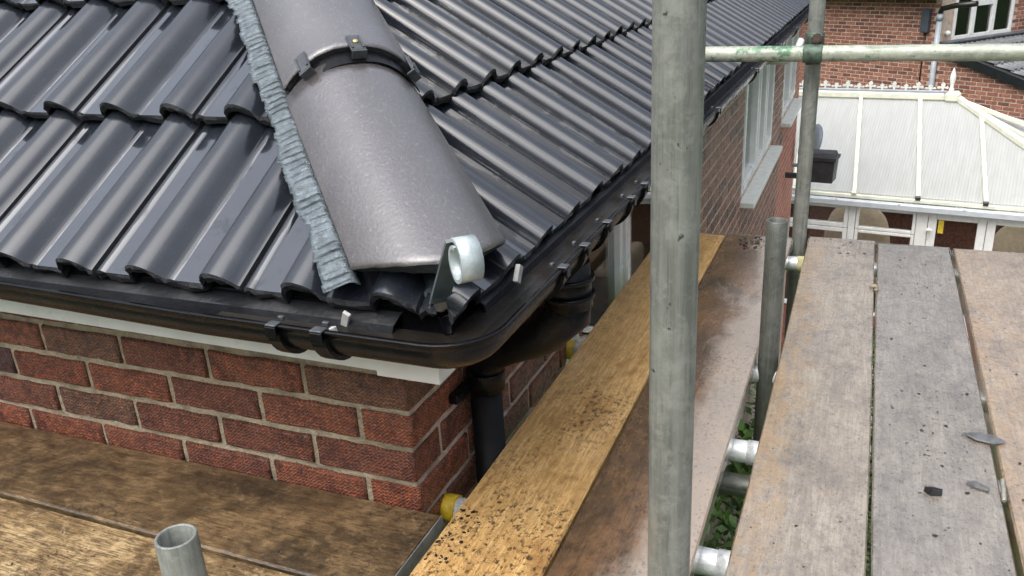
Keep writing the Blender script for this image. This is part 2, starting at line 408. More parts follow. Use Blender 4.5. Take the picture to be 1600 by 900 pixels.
# shrub growing against the side wall, seen down the gap
shrub = root('shrub', 'leafy green shrub far below, seen down the gap between the boards', 'shrub', (.3, 3.2, GZ))
bm = bmesh.new()
vs, fs = [], []
rs = random.Random(5)
for k in range(3600):
    y = rs.uniform(1.2, 5.6); x = rs.uniform(.04, .80); top = -2.55 + .35 * sin(y * 2.3) + .2 * sin(x * 7 + y * 5)
    z = top - abs(rs.gauss(0, .28)); a = rs.uniform(0, 2 * pi); el = rs.uniform(-.3, 1.2); ln = rs.uniform(.05, .13); wd = ln * rs.uniform(.22, .4)
    d = V((cos(a) * cos(el), sin(a) * cos(el), sin(el))); sd_ = V((-sin(a), cos(a), rs.uniform(-.5, .5))).normalized(); p = V((x, y, z)); b = len(vs)
    vs += [p, p + d * ln * .5 + sd_ * wd, p + d * ln, p + d * ln * .5 - sd_ * wd]; fs += [(b, b + 1, b + 2, b + 3)]
LEAF = mat_plain('shrub_leaf', (.050, .105, .018), .5, .7, 5)
obj('crown', meshdata('crown', vs, fs, LEAF), shrub)
STEMM = mat_plain('shrub_stem', (.06, .05, .03), .8)
# ------------------------------------------------------------------ bricks
def brick_me(L, n, H=.0605, Dp=.1025, bev=.004, seed=0, mat=BRICK):
    """brick with a slightly worn, uneven outline: local x along the wall, -y outwards"""
    r = random.Random(seed + n); bm = bmesh.new()
    if mat is not BRICK:
        bbox(bm, (-L / 2, 0, -H / 2), (L / 2, Dp, H / 2), 0, bev); jitter(bm, .0012, r); return from_bm('brick', bm, mat)
    nx = max(3, int(L / .03)); P = []
    for k in range(nx): P.append((-L / 2 + L * k / nx, -H / 2))
    for k in range(2): P.append((L / 2, -H / 2 + H * k / 2))
    for k in range(nx): P.append((L / 2 - L * k / nx, H / 2))
    for k in range(2): P.append((-L / 2, H / 2 - H * k / 2))
    Q = [(x + r.uniform(-.0014, .0014), z + r.uniform(-.0016, .0016)) for x, z in P]
    def ring(y, sh):
        o = []
        for x, z in Q:
            j = r.uniform(.4, 1.3) * sh
            o.append(bm.verts.new((x - (j if x > 0 else -j) * (abs(x) > L * .46), y + r.uniform(-.0006, .0006), z - (j if z > 0 else -j) * (abs(z) > H * .42))))
        return o
    R = [ring(0, .0052), ring(.0016, .0018), ring(.006, 0), ring(Dp, 0)]
    for A, B in zip(R, R[1:]):
        for k in range(len(A)): bm.faces.new((A[k], A[(k + 1) % len(A)], B[(k + 1) % len(A)], B[k])).smooth = A is not R[2]
    bm.faces.new(R[0]); bm.faces.new(R[-1][::-1])
    return from_bm('brick', bm, mat)
STR = [brick_me(.2105, k, seed=10) for k in range(6)]
HED = [brick_me(.098, k, seed=50) for k in range(3)]
RZ = lambda a: M.Rotation(a, 4, 'Z')
def near_col():
    k = random.random()
    if k < .10: return (.44, .135, .060)
    if k < .18: return (.30, .15, .085)
    if k < .55: return (.32, .112, .060)
    if k < .85: return (.42, .145, .072)
    return (.25, .105, .072)
def fit_brick(s0, s1, z, front, axis, wall, col, stock):
    """one brick between s0 and s1 along the wall; stretches nothing: shares the stock mesh or gets a cut mesh"""
    L = s1 - s0
    if abs(L - .215) < .003: me = random.choice(STR)
    elif abs(L - .1025) < .003: me = random.choice(HED)
    else: me = stock.setdefault(round(L, 2), brick_me(round(L, 2), len(stock), seed=99))
    out = random.uniform(-.001, .0022)
    c = (s0 + s1) / 2
    if axis == 'x': mw = M.Translation((c, front - out, z))
    else: mw = M.Translation((front + (out if c < 2.6 else -.0035), c, z)) @ RZ(pi / 2)
    return obj('brick', me, wall, mw, col)

house = root('brick_house', 'red brick house with black hipped tile roof, black gutter and white fascia', 'house', (0, 0, GZ))
YE = 8.6
# front wall (faces -y)
wa = obj('wall', boxme('wall', (-2.4, .007, GZ), (-.0075, .25, .176), MORTAR), house)
stock = {}
for k in range(-5, 3):
    z = .0375 + .075 * k
    odd = k % 2 == 0
    x = 0.0 if odd else -.1125
    first = True
    while x > -2.35:
        L = .215
        col = near_col()
        if k == -1 and abs(x + 1.0125 + .0) < .02: col = (.13, .05, .045)
        if k == -1 and abs(x + .7875) < .02: col = (.36, .105, .045)
        b = fit_brick(x - L, x, z, 0.0, 'x', wa, col, stock); x -= L + .01
# side wall (faces +x)
wb_bm = bmesh.new()
WIN = [(.835, 2.62, -1.25, .14), (4.27, 5.98, -.79, .10), (6.72, 8.05, -.74, .10)]
cuts = [-.0]
y0 = .2505
bbox(wb_bm, (-.007, .0075, GZ), (-.006, .2503, .17))
for a, b_, zs, zt in WIN:
    bbox(wb_bm, (-.25, y0, GZ), (-.006, a, .171)); bbox(wb_bm, (-.25, a + .0001, GZ), (-.006, b_ - .0001, zs)); y0 = b_
bbox(wb_bm, (-.25, y0, GZ), (-.006, YE, .171))
wb = obj('wall', from_bm('wall', wb_bm, MORTAR_B), house)
cand = []
for k in range(-56, 3):
    z = .0375 + .075 * k; even = k % 2 != 0
    s = 0.0 if even else .1125
    while s < YE - .1:
        s1 = min(s + .215, YE)
        segs = [(s, s1)]
        for a, b_, zs, zt in WIN:
            if zs - .01 < z + .03 :
                nx = []
                for p, q in segs:
                    if q <= a or p >= b_: nx.append((p, q)); continue
                    if p < a - .03: nx.append((p, a - .004))
                    if q > b_ + .03: nx.append((b_ + .004, q))
                segs = nx
        for p, q in segs: cand.append((p, q, z, k))
        s += .225
def vis_key(c):
    p, q, z, k = c; y = (p + q) / 2
    dist = sqrt((y + 1.11) ** 2 + .48 + (z - .74) ** 2)
    if y < .85: return dist + (100 if z < -.45 else 0)
    low = -.62 - max(0, y - 2.7) * .30
    return dist + (100 if (z < low or y < 2.6) else 0)
cand.sort(key=vis_key)
rest = bmesh.new()
for i, (p, q, z, k) in enumerate(cand):
    y = (p + q) / 2
    f = random.random()
    if y < 1: col = near_col()
    else: col = (.52 + .12 * f, .225 + .05 * f, .135 + .02 * f) if random.random() < .8 else (.27, .11, .075)
    if i < 300: 
        # the corner stretcher keeps its end on the front wall
        fit_brick(p, q, z, 0.0, 'y', wb, col, stock)
    elif z > -2.2: bbox(rest, (-.1, p, z - .0295), (-.0045, q - .003, z + .0295))
rest_me = from_bm('bricks', rest, BRICK_FAR)
ro = obj('bricks', rest_me, wb, None, (.44, .18, .12)); ro['kind'] = 'stuff'
# black weep gaps in the joints of the side wall
for (y, z) in ((.40, -.02), (.60, .02)):
    box('weep_vent', (-.01, y - .005, z - .02), (.0035, y + .005, z + .02), BLACKP, wb)
# splash of pale mortar running down the side wall
bm = bmesh.new()
pth = [(.004, .66, .03), (.005, .645, -.01), (.006, .63, -.05), (.006, .60, -.10), (.006, .595, -.14)]
tube(bm, pth, [.004, .006, .004, .007, .004], 6); obj('mortar_run', from_bm('mortar_run', bm, mat_plain('pale_run', (.45, .40, .36), .6)), wb)

# fascia, soffit
FX = .148
fbm = bmesh.new(); vv = bbox(fbm, (-2.5, -FX, .168), (FX - .018, -FX + .018, .30))
for v in vv:
    if v.co.x < -1 and v.co.z < .2: v.co.z += .020
obj('fascia', from_bm('fascia', fbm, WHITEP), house)
fbm = bmesh.new(); bbox(fbm, (FX - .018, -FX, .1685), (FX, YE, .30))
obj('fascia', from_bm('fascia', fbm, WHITED), house)
bm = bmesh.new(); bbox(bm, (.045, -FX - .004, .162), (FX + .0045, -FX + .0, .262), bev=.001); bbox(bm, (FX + .0002, -FX + .0002, .162), (FX + .0045, -.10, .262), bev=.001)
obj('fascia_corner_cover', from_bm('fascia_corner_cover', bm, WHITEP), house)
box('soffit', (-2.5, -FX + .0185, .172), (-.0, .004, .180), WHITEP, house)
box('soffit', (.0005, -FX + .0185, .172), (FX - .0185, YE, .180), WHITED, house)

# ------------------------------------------------------------------ roof
PIT = radians(35); CP, SP = cos(PIT), sin(PIT); TP = .70
GA, PER, TL, TH = .355, .304, .42, .0145
LIFT = .027
ROLL = [(0, -.003), (.0015, .010), (.005, .020), (.012, .0275), (.022, .032), (.033, .0325), (.044, .029), (.054, .023), (.062, .0155), (.069, .007), (.075, .001)]
prof = [(0, -.003), (.006, .0035), (.012, .005), (.018, .0035), (.023, .0), (.050, .0), (.0755, .0)]
prof += [(.0765 + u, h) for u, h in ROLL] + [(.156, .003), (.164, .003), (.170, 0), (.200, 0), (.2275, 0)] + [(.2285 + u, h) for u, h in ROLL[:-1]]
prof += [(PER - .0015, .0055)]
CREASE = {4, 6, 7, 17, 20, 22, 23}
def tile_bm(seed):
    r = random.Random(seed); bm = bmesh.new(); vv = [0, .003, .02, .12, .24, .36, TL]
    top, bot = [], []
    for j, v in enumerate(vv):
        lift = LIFT * (1 - v / GA) if v < GA else 0
        lift = LIFT * (1 - v / GA)
        rt, rb = [], []
        for (u, h) in prof:
            dz = -.005 if j == 0 else 0
            jv = r.uniform(-.004, .003) if j == 0 else 0
            rt.append(bm.verts.new((u, v + jv, h + lift + dz)))
            rb.append(bm.verts.new((u, v + (jv + r.uniform(-.002, .004) if j == 0 else 0), h + lift - TH - (r.uniform(0, .004) if j == 0 else 0))))
        top.append(rt); bot.append(rb)
    n = len(prof); nv = len(vv)
    for j in range(nv - 1):
        for i in range(n - 1):
            f = bm.faces.new((top[j][i], top[j][i + 1], top[j + 1][i + 1], top[j + 1][i])); f.smooth = j > 0
            f.material_index = 0 if j > 0 else 1
            f = bm.faces.new((bot[j][i], bot[j + 1][i], bot[j + 1][i + 1], bot[j][i + 1])); f.material_index = 1
    for j in range(1, nv - 1):
        for i in CREASE:
            if i < n: bm.edges.get((top[j][i], top[j + 1][i])).smooth = False
    for i in range(n - 1): bm.edges.get((top[1][i], top[1][i + 1])).smooth = False
    for i in range(n - 1):
        f = bm.faces.new((top[0][i], bot[0][i], bot[0][i + 1], top[0][i + 1])); f.material_index = 1
        f = bm.faces.new((top[-1][i], top[-1][i + 1], bot[-1][i + 1], bot[-1][i])); f.material_index = 1
    for j in range(nv - 1):
        f = bm.faces.new((top[j][0], top[j + 1][0], bot[j + 1][0], bot[j][0])); f.material_index = 1
        f = bm.faces.new((top[j][-1], bot[j][-1], bot[j + 1][-1], top[j + 1][-1])); f.material_index = 1
    return bm
TILES = []
for k in range(6):
    TILES.append(from_bm('roof_tile', tile_bm(k), [TILE, TEDGE]))
HC = .006                                   # the hip runs over x + y = HC
def tileA(x, c):
    y, z = -.2 + c * GA * CP, .32 + c * GA * SP
    o = V((x, y, z)) - V((0, -SP, CP)) * (.0325 + LIFT)
    m = M(((1, 0, 0, o.x), (0, CP, -SP, o.y), (0, SP, CP, o.z), (0, 0, 0, 1))); return m
def tileB(y, c):
    x, z = .22 - c * GA * CP, .312 + c * GA * SP
    o = V((x, y, z)) - V((SP, 0, CP)) * (.0325 + LIFT)
    m = M(((0, -CP, SP, o.x), (1, 0, 0, o.y), (0, SP, CP, o.z), (0, 0, 0, 1))); return m
# roof deck (membrane under the tiles)
def zA(y): return .32 + (y + .2) * TP
RD = 2.2
deck_v = [(-2.5, -.14, zA(-.14) - .075), (.14, -.14, zA(-.14) - .075), (.14 - RD, -.14 + RD, zA(-.14 + RD) - .075), (-2.5, -.14 + RD, zA(-.14 + RD) - .075),
          (.14, YE, zA(-.14) - .075), (.14 - RD, YE, zA(-.14 + RD) - .075)]
roof = obj('roof', meshdata('roof', deck_v, [(0, 1, 2, 3), (1, 4, 5, 2)], FELT), house)
def lay(mw, side, u0):
    """whole tile, or cut along the hip"""
    inside = []
    for u in (0, PER):
        for v in (0, TL):
            p = mw @ V((u, v, 0)); inside.append((p.x + p.y - HC) * (1 if side == 'B' else -1))
    if max(inside) < .02: return
    if min(inside) > .012:
        j = M.Translation((random.uniform(-.0008, .0008), random.uniform(-.002, .002), random.uniform(-.0008, .0008)))
        return obj('roof_tile', random.choice(TILES), roof, mw @ j)
    bm = tile_bm(random.randrange(99))
    inv = mw.inverted(); off = .012
    s = -1 if side == 'A' else 1
    pc = inv @ V(((HC + s * off) / 2, (HC + s * off) / 2, 0)); pn = (inv.to_3x3() @ V((1, 1, 0))) * s
    r = bmesh.ops.bisect_plane(bm, geom=bm.verts[:] + bm.edges[:] + bm.faces[:], plane_co=pc, plane_no=pn, clear_inner=True)
    es = [e for e in bm.edges if e.is_boundary]
    ff = bmesh.ops.holes_fill(bm, edges=es, sides=0)
    for f in ff['faces']: f.material_index = 1
    if not bm.faces: bm.free(); return
    return obj('roof_tile', from_bm('roof_tile', bm, [TILE, TEDGE]), roof, mw)
for c in range(0, 5):
    for i in range(-7, 4):
        lay(tileA(-.463 + PER * i, c), 'A', 0)
for c in range(0, 6):
    i = -8
    while .060 + PER * i < YE - .2:
        if .060 + PER * i > -2.2: lay(tileB(.060 + PER * i, c), 'B', 0)
        i += 1
# eaves felt hanging into the gutter
bm = bmesh.new()
q = [(-2.5, -.10, .318), (.12, -.10, .318), (.105, -.185, .266), (.10, -.195, .232), (-2.5, -.185, .266), (-2.5, -.195, .232)]
vv = [bm.verts.new(p) for p in q]; bm.faces.new((vv[0], vv[1], vv[2], vv[4])); bm.faces.new((vv[4], vv[2], vv[3], vv[5]))
q = [(.11, -.08, .318), (.11, YE, .318), (.20, YE, .266), (.20, -.08, .266), (.208, YE, .232), (.208, -.08, .232)]
vv = [bm.verts.new(p) for p in q]; bm.faces.new((vv[0], vv[1], vv[2], vv[3])); bm.faces.new((vv[3], vv[2], vv[4], vv[5]))
fe = from_bm('eaves_felt', bm, FELT); fo = obj('eaves_felt', fe, roof)
sm = fo.modifiers.new('s', 'SOLIDIFY'); sm.thickness = .003

# hip tiles
hd = V((-1, 1, TP)).normalized(); ac = V((1, 1, 0)).normalized(); hn = ac.cross(hd).normalized()
if hn.z < 0: hn = -hn
H0 = V((.2, -.194, .324))
def hipP(s, a, n): return H0 + hd * s + ac * (a + .012) + hn * n
def hprof(f, half, rise):
    """cap section: broad crown, sides turning down; returns offset, height, unit normal (across, up)"""
    p = 2.5; h = rise * (1 - abs(f) ** p); sl = -rise * p * abs(f) ** (p - 1) * (1 if f > 0 else -1) / half
    n = V((-sl, 1)).normalized(); return half * f, h, n
def hip_tile(s0, s1, bow, lift0, lift1, half0=.119, half1=.114, rise=.072, base=-.034, yaw=0.0):
    bm = bmesh.new(); nu, nv = 24, 12; top, bot = [], []
    th = .022
    vvs = [0, .012, .03] + [.03 + (1 - .03) * k / (nv - 2) for k in range(1, nv - 1)]
    for v in vvs:
        rt, rb = [], []
        half = half0 + (half1 - half0) * v; lf = lift0 + (lift1 - lift0) * v
        for i in range(nu + 1):
            f = sin(pi / 2 * (-1 + 2 * i / nu)); a, hgt, nrm = hprof(f, half, rise)
            s = s0 + (s1 - s0) * v - bow * (1 - f * f) * (1 - v) ** 2
            jn = random.uniform(-.0016, .0016) if v == 0 else 0
            rt.append(bm.verts.new(hipP(s + jn, a + yaw * (v - .5), base + hgt + lf - (.004 if v == 0 else 0))))
            rb.append(bm.verts.new(hipP(s + jn, a - nrm.x * th + yaw * (v - .5), base + hgt + lf - nrm.y * th)))
        top.append(rt); bot.append(rb)
    n = nu + 1
    for j in range(len(vvs) - 1):
        for i in range(nu):
            f = bm.faces.new((top[j][i], top[j][i + 1], top[j + 1][i + 1], top[j + 1][i])); f.smooth = True
            f = bm.faces.new((bot[j][i], bot[j + 1][i], bot[j + 1][i + 1], bot[j][i + 1])); f.material_index = 1
    for i in range(nu):
        for T, B in ((top[0], bot[0]), (top[-1], bot[-1])):
            f = bm.faces.new((T[i], B[i], B[i + 1], T[i + 1])); f.material_index = 1
    for j in range(len(vvs) - 1):
        for e in (0, -1):
            f = bm.faces.new((top[j][e], top[j + 1][e], bot[j + 1][e], bot[j][e])); f.material_index = 1
    return from_bm('hip_tile', bm, [HIP, TEDGE])
def local(me, mw):
    me.transform(mw.inverted()); return mw
HMW = M.Translation(H0) @ M((ac, hd, hn)).transposed().to_4x4()
for a in ((.118, .538, .085, .003, .010, .119, .114, .068, -.038, -.012), (.554, 1.0, .0, .017, .012), (1.024, 1.47, .0, .020, .012)):
    me = hip_tile(*a); local(me, HMW); obj('hip_tile', me, roof, HMW)
def arc_strip(name, s0, s1, dn, a0, a1, mat, half=.114, rise=.072, base=-.03, th=.004):
    bm = bmesh.new(); R = []
    for i in range(25):
        f = sin(pi / 2 * (a0 + (a1 - a0) * i / 24)); a, h, _ = hprof(f, half, rise); h += base + dn
        R.append([bm.verts.new(hipP(s0, a, h)), bm.verts.new(hipP(s1, a, h)), bm.verts.new(hipP(s1, a, h - th)), bm.verts.new(hipP(s0, a, h - th))])
    for A, B in zip(R, R[1:]):
        for k in range(4): bm.faces.new((A[k], A[(k + 1) % 4], B[(k + 1) % 4], B[k]))
    bm.faces.new(R[0]); bm.faces.new(R[-1][::-1])
    return from_bm(name, bm, mat)
for s in (.548, 1.01):
    obj('joint_seal', arc_strip('joint_seal', s - .03, s + .03, .001, -1, 1, BLACKP), roof)
def hclip(s, f, wd, mat, screw, dn=.014):
    a, h, nn = hprof(f, .114, .072); h -= .03
    nx = (ac * nn.x + hn * nn.y).normalized(); tx = hd.cross(nx).normalized()
    mw = M((tx, hd, nx)).transposed().to_4x4(); mw.translation = hipP(s, a, h) + nx * dn
    bm = bmesh.new(); bbox(bm, (-wd / 2, -.022, -.002), (wd / 2, .026, .003), bev=.0012); bbox(bm, (-wd / 2, -.026, -.012), (wd / 2, -.0222, .003))
    for sx in (-1, 1): bbox(bm, (sx * wd * .36 - .002, -.016, .0032), (sx * wd * .36 + .002, .018, .0052))
    o = obj('hip_clip', from_bm('hip_clip', bm, mat), roof, mw)
    if screw:
        bm = bmesh.new(); bmesh.ops.create_uvsphere(bm, u_segments=10, v_segments=6, radius=.0055, matrix=M.Translation((0, .004, .0036)) @ M.Diagonal((1, 1, .5, 1)))
        obj('screw', from_bm('screw', bm, mat_plain('brass_screw', (.55, .42, .18), .35, .2, 40, .6), True), roof, mw)
hclip(.552, .06, .026, CLIPG, True); hclip(.552, -.66, .024, CLIPG, False); hclip(.552, .86, .024, CLIPG, False)
# grey corrugated dry-hip roll drawn down over the front tiles
PL = [random.uniform(-.003, .003) for _ in range(97)]
PA = [random.uniform(.35, 1.25) for _ in range(97)]
def roll(side):
    bm = bmesh.new(); ns, nw = 1000, 8; rows = []
    nA = V((0, -SP, CP)) if side == 'A' else V((SP, 0, CP))
    pA = hd.cross(nA).normalized()
    if (side == 'A' and pA.x > 0) or (side == 'B' and pA.y < 0): pA = -pA
    for i in range(ns + 1):
        s = .098 + 1.3 * i / ns; row = []
        wav = .006 * sin(s * 21) + .004 * sin(s * 47 + 1)
        for k in range(nw + 1):
            t = k / nw; d = .104 + (.050 + wav * .6 + PL[int(s / .0160) % 97]) * t
            ph = (s / .0160 + .10 * sin(s * 60) + .18 * t) % 1
            cor = -.0062 * PA[int(s / .0160 + .10 * sin(s * 60) + .18 * t) % 97] * max(0, 1 - abs(ph - .5) / .22) * min(1, 9 * t, 9 * (1 - t)) + .0008 * sin(s * 70 + t * 5)
            drop = -.003 * t ** 2 - .012 * max(0, 1 - 6 * t)
            row.append(bm.verts.new(H0 + hd * (s + .010 * t) + pA * d + nA * (cor + drop + .004)))
        rows.append(row)
    for a, b in zip(rows, rows[1:]):
        for k in range(nw):
            f = bm.faces.new((a[k], a[k + 1], b[k + 1], b[k])); f.smooth = True
    o = obj('hip_roll', from_bm('hip_roll', bm, ALU), roof); m = o.modifiers.new('s', 'SOLIDIFY'); m.thickness = .0012
    return o
roll('A')
# hip iron: strip bent to a scroll, in the hip's own upright plane
od = V((1, -1, 0)).normalized(); oc = V((HC / 2, HC / 2, 0))
def hipr(r, z, a): return oc + od * r + V((0, 0, z)) + ac * a
path = [(.10, .375), (.17, .325), (.226, .303)]
path += [(.234, .301), (.241, .305), (.247, .314)]
cx, cz, cr = .368, .405, .026
path += [(.30, .375), (.338, .421)]
n = 22
for k in range(n + 1):
    a = radians(125) - radians(400) * k / n; rr = cr * (1 - .42 * max(0, k - 12) / (n - 12))
    path.append((cx + rr * cos(a), cz + rr * sin(a)))
bm = bmesh.new(); rings = []; th = .0045; hw = .014
P2 = [V((p[0], p[1])) for p in path]
for i, p in enumerate(P2):
    t = (P2[min(i + 1, len(P2) - 1)] - P2[max(i - 1, 0)]).normalized(); nn = V((-t.y, t.x))
    rings.append([bm.verts.new(hipr(*(p + nn * sn * th / 2), sa * hw)) for sn, sa in ((1, -1), (1, 1), (-1, 1), (-1, -1))])
for i, (A, B) in enumerate(zip(rings, rings[1:])):
    for k in range(4):
        f = bm.faces.new((A[k], A[(k + 1) % 4], B[(k + 1) % 4], B[k])); f.material_index = 1 if i < 7 else 0  # legs take the darker iron colour, the scroll the lighter one
        f.smooth = k in (0, 2) and i > 6
bm.faces.new(rings[0]); bm.faces.new(rings[-1][::-1])
obj('hip_iron', from_bm('hip_iron', bm, [IRON, IRONB]), roof)
# pale eaves clips
for mw, sz in ((M.Translation((.028, -.188, .268)) @ M.Rotation(.5, 4, 'Y') @ M.Rotation(.3, 4, 'X'), (.006, .003, .016)),
               (M.Translation((.035, -.226, .258)) @ M.Rotation(-.25, 4, 'Y'), (.0045, .004, .016)),
               (M.Translation((.222, .0, .288)) @ M.Rotation(-.6, 4, 'X'), (.004, .008, .014))):
    obj('eaves_clip', boxme('eaves_clip', V(sz) * -1, V(sz), CLIP, .001), roof, mw)

# ------------------------------------------------------------------ gutter
GR, GZL = .050, .280
cA, cB, RC = -.211, .225, .036
gz = lambda x: GZL + .026 * max(0, -.15 - x)
gp = [V((x, cA, gz(x))) for x in (-2.5, -1.5, -.6, -.2)] + [V((cB - RC, cA, GZL))]
for k in range(1, 9):
    a = -pi / 2 + (pi / 2) * k / 8
    gp.append(V((cB - RC + RC * cos(a), cA + RC + RC * sin(a), GZL)))
gp += [V((cB, y, GZL)) for y in (.1, .5, 1.2, 2.5, 4.5, YE + .05)]
def gsec(r, a0=0, a1=180, n=14): return [(-r * cos(radians(a0 + (a1 - a0) * k / n)), -r * sin(radians(a0 + (a1 - a0) * k / n))) for k in range(n + 1)]
def sweep(bm, path, sec, mi=0, smooth=True, closed=True):
    rings = []; n = len(path)
    for i, p in enumerate(path):
        t = (path[min(i + 1, n - 1)] - path[max(i - 1, 0)]).normalized(); side = V((t.y, -t.x, 0))
        rings.append([bm.verts.new(p + side * u + V((0, 0, v))) for u, v in sec])
    m = len(sec)
    for A, B in zip(rings, rings[1:]):
        for k in range(m if closed else m - 1):
            f = bm.faces.new((A[k], A[(k + 1) % m], B[(k + 1) % m], B[k])); f.smooth = smooth; f.material_index = mi
    if closed:
        bm.faces.new(rings[0][::-1]).material_index = mi; bm.faces.new(rings[-1]).material_index = mi
sec = gsec(GR) + [(GR + .004, .0), (GR + .004, .004), (GR - .004, .004)] + gsec(GR - .0028)[::-1] + [(-GR + .004, .004), (-GR - .002, .004)]
bm = bmesh.new(); sweep(bm, gp, sec)
gutter = obj('gutter', from_bm('gutter', bm, BLACKP), house)
# wet silt lying in the gutter corner
bm = bmesh.new(); sweep(bm, gp[3:16], [(-.040, -.028), (.040, -.028), (.040, -.024), (.0, -.027), (-.040, -.024)], smooth=False)
o = obj('gutter_silt', from_bm('gutter_silt', bm, BLACKD), gutter); 
def gbracket(pos, ang, wd=.021, nub=True):
    """strap round the gutter with a clip over the lip; local y along the gutter"""
    bm = bmesh.new(); s1 = gsec(GR + .0075, -4, 172); s2 = gsec(GR + .0006, -4, 172)
    A = [[bm.verts.new((u, y, v)) for u, v in s1 + s2[::-1]] for y in (-wd / 2, wd / 2)]
    m = len(A[0])
    for k in range(m): 
        f = bm.faces.new((A[0][k], A[0][(k + 1) % m], A[1][(k + 1) % m], A[1][k])); f.smooth = False
    bm.faces.new(A[0][::-1]); bm.faces.new(A[1])
    if nub:
        bbox(bm, (GR - .006, -wd * .42, .0042), (GR + .010, wd * .42, .0075), 1, .0012)
        bbox(bm, (GR - .020, -wd * .22, .003), (GR - .014, wd * .22, .010), 1, .001)
        bbox(bm, (GR + .0075, -wd * .42, -.012), (GR + .011, wd * .42, .0041), 0, .001)
    mw = M.Translation(pos) @ RZ(ang)
    return obj('bracket', from_bm('bracket', bm, [BLACKP, CLIPG]), gutter, mw)
gbracket((-.04, cA, GZL), -pi / 2); gbracket((.035, cA, GZL), -pi / 2, .024); gbracket((-1.15, cA, gz(-1.15)), -pi / 2)
for y in (.055, .165, .30, .47, .58, 1.5, 2.4, 3.3, 4.2, 5.1, 6.0): gbracket((cB, y, GZL), 0)
# outlet and swan neck to the downpipe
bm = bmesh.new()
oy = .215
tube(bm, [(cB, oy, .235), (cB, oy, .150)], [.042, .047], 24)
for z in (.205, .172): tube(bm, [(cB, oy, z - .004), (cB, oy, z + .004)], .0505, 24)
pp = [(cB, oy, .165), (cB, oy, .135), (.198, oy + .001, .112), (.180, oy + .003, .090), (.150, oy + .006, .070), (.10, oy + .014, .045), (.062, oy + .02, .022), (.044, oy + .024, -.005), (.037, oy + .025, -.04)]
tube(bm, pp, [.045, .045, .044, .042, .039, .036, .035, .034, .033], 24)
obj('outlet', from_bm('outlet', bm, BLACKP), gutter)
bm = bmesh.new(); tube(bm, [(.036, oy + .025, -.03), (.036, oy + .025, GZ + .1)], .0325, 24)
dp = obj('downpipe', from_bm('downpipe', bm, mat_plain('matt_black_pipe', (.006, .006, .007), .5, .4, 25, spec=.15)), house)
bm = bmesh.new(); tube(bm, [(.038, oy + .025, -.062), (.038, oy + .025, -.026), (.038, oy + .025, -.020)], [.038, .0395, .0395], 24)
bbox(bm, (.001, oy - .07, -.055), (.02, oy + .10, -.035), bev=.002)
obj('collar', from_bm('collar', bm, BLACKP), dp)
# white overflow hook high on the far end of the eaves
bm = bmesh.new(); tube(bm, [(.10, 4.0, .12), (.24, 4.0, .12), (.28, 4.0, .14), (.30, 4.05, .19), (.31, 4.1, .22)], .02, 12)
obj('overflow_pipe', from_bm('overflow_pipe', bm, WHITEP), house)

# ------------------------------------------------------------------ windows of the side wall
def side_window(a, b, zs, zt, mull, mat=WHITEP, dep=.06, sill=True, back=.06, fr=.055, st=.045, mh=.035):
    f = bmesh.new(); xf, xb = -back, -back - dep; t = fr
    bbox(f, (xb, a, zs), (xf, a + t, zt), bev=.004); bbox(f, (xb, b - t, zs), (xf, b, zt), bev=.004)
    bbox(f, (xb, a + t + .0005, zs), (xf, b - t - .0005, zs + t), bev=.004); bbox(f, (xb, a + t + .0005, zt - t), (xf, b - t - .0005, zt), bev=.004)
    ed = [a + t] + [x for m in mull for x in (m - mh, m + mh)] + [b - t]
    for m in mull: bbox(f, (xb, m - mh, zs + t + .0005), (xf + .002, m + mh, zt - t - .0005), bev=.004)
    wn = obj('window', from_bm('window', f, mat), house)
    for i in range(0, len(ed), 2):
        # casement sash proud of the frame, then its pane
        p, q = ed[i], ed[i + 1]; s = bmesh.new(); z0, z1 = zs + t, zt - t
        bbox(s, (xb + .01, p + .001, z0 + .001), (xf + .014, p + st, z1 - .001), bev=.005); bbox(s, (xb + .01, q - st, z0 + .001), (xf + .014, q - .001, z1 - .001), bev=.005)
        bbox(s, (xb + .01, p + st + .0005, z0 + .001), (xf + .014, q - st - .0005, z0 + st), bev=.005); bbox(s, (xb + .01, p + st + .0005, z1 - st), (xf + .014, q - st - .0005, z1 - .001), bev=.005)
        obj('sash', from_bm('sash', s, mat), wn)
        box('pane', (xb + .025, p + st, z0 + st), (xb + .031, q - st, z1 - st), GLASS, wn)
    bm = bmesh.new()
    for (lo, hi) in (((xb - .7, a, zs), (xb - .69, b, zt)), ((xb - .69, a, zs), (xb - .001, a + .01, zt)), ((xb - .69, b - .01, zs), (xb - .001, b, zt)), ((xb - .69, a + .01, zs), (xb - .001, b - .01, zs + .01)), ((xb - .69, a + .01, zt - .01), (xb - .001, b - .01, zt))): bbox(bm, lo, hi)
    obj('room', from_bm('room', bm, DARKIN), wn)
    if sill:
        s = bmesh.new(); bbox(s, (xf, a - .02, zs - .045), (.085, b + .02, zs - .004), bev=.006)
        obj('sill', from_bm('sill', s, WHITED), wn)
    return wn
w1 = side_window(*WIN[0], [1.40, 2.05], back=.005, sill=False, fr=.07, st=.012, mh=.03, dep=.04)
for y, wd, z0 in ((1.70, .07, -1.2), (1.80, .10, -1.2), (2.25, .2, -1.2)):
    box('blind', (-.16, y, z0), (-.15, y + wd, .1 if z0 < -1 else -.12), MINT, w1)
w2 = side_window(*WIN[1], [5.0, 5.45], back=.015)
box('blind', (-.12, 4.36, -.72), (-.115, 4.95, .05), MINT, w2)
w3 = side_window(*WIN[2], [7.4], back=.015)

bm = bmesh.new()
for k in range(9):
    y = 1.5 + k * .48; tube(bm, [(.35, y, GZ), (.35 + .1 * sin(k * 2.), y + .05, -3.4), (.35 + .2 * sin(k * 3.), y + .12, -2.8)], [.03, .02, .008], 7)
obj('stem', from_bm('stem', bm, STEMM), shrub)
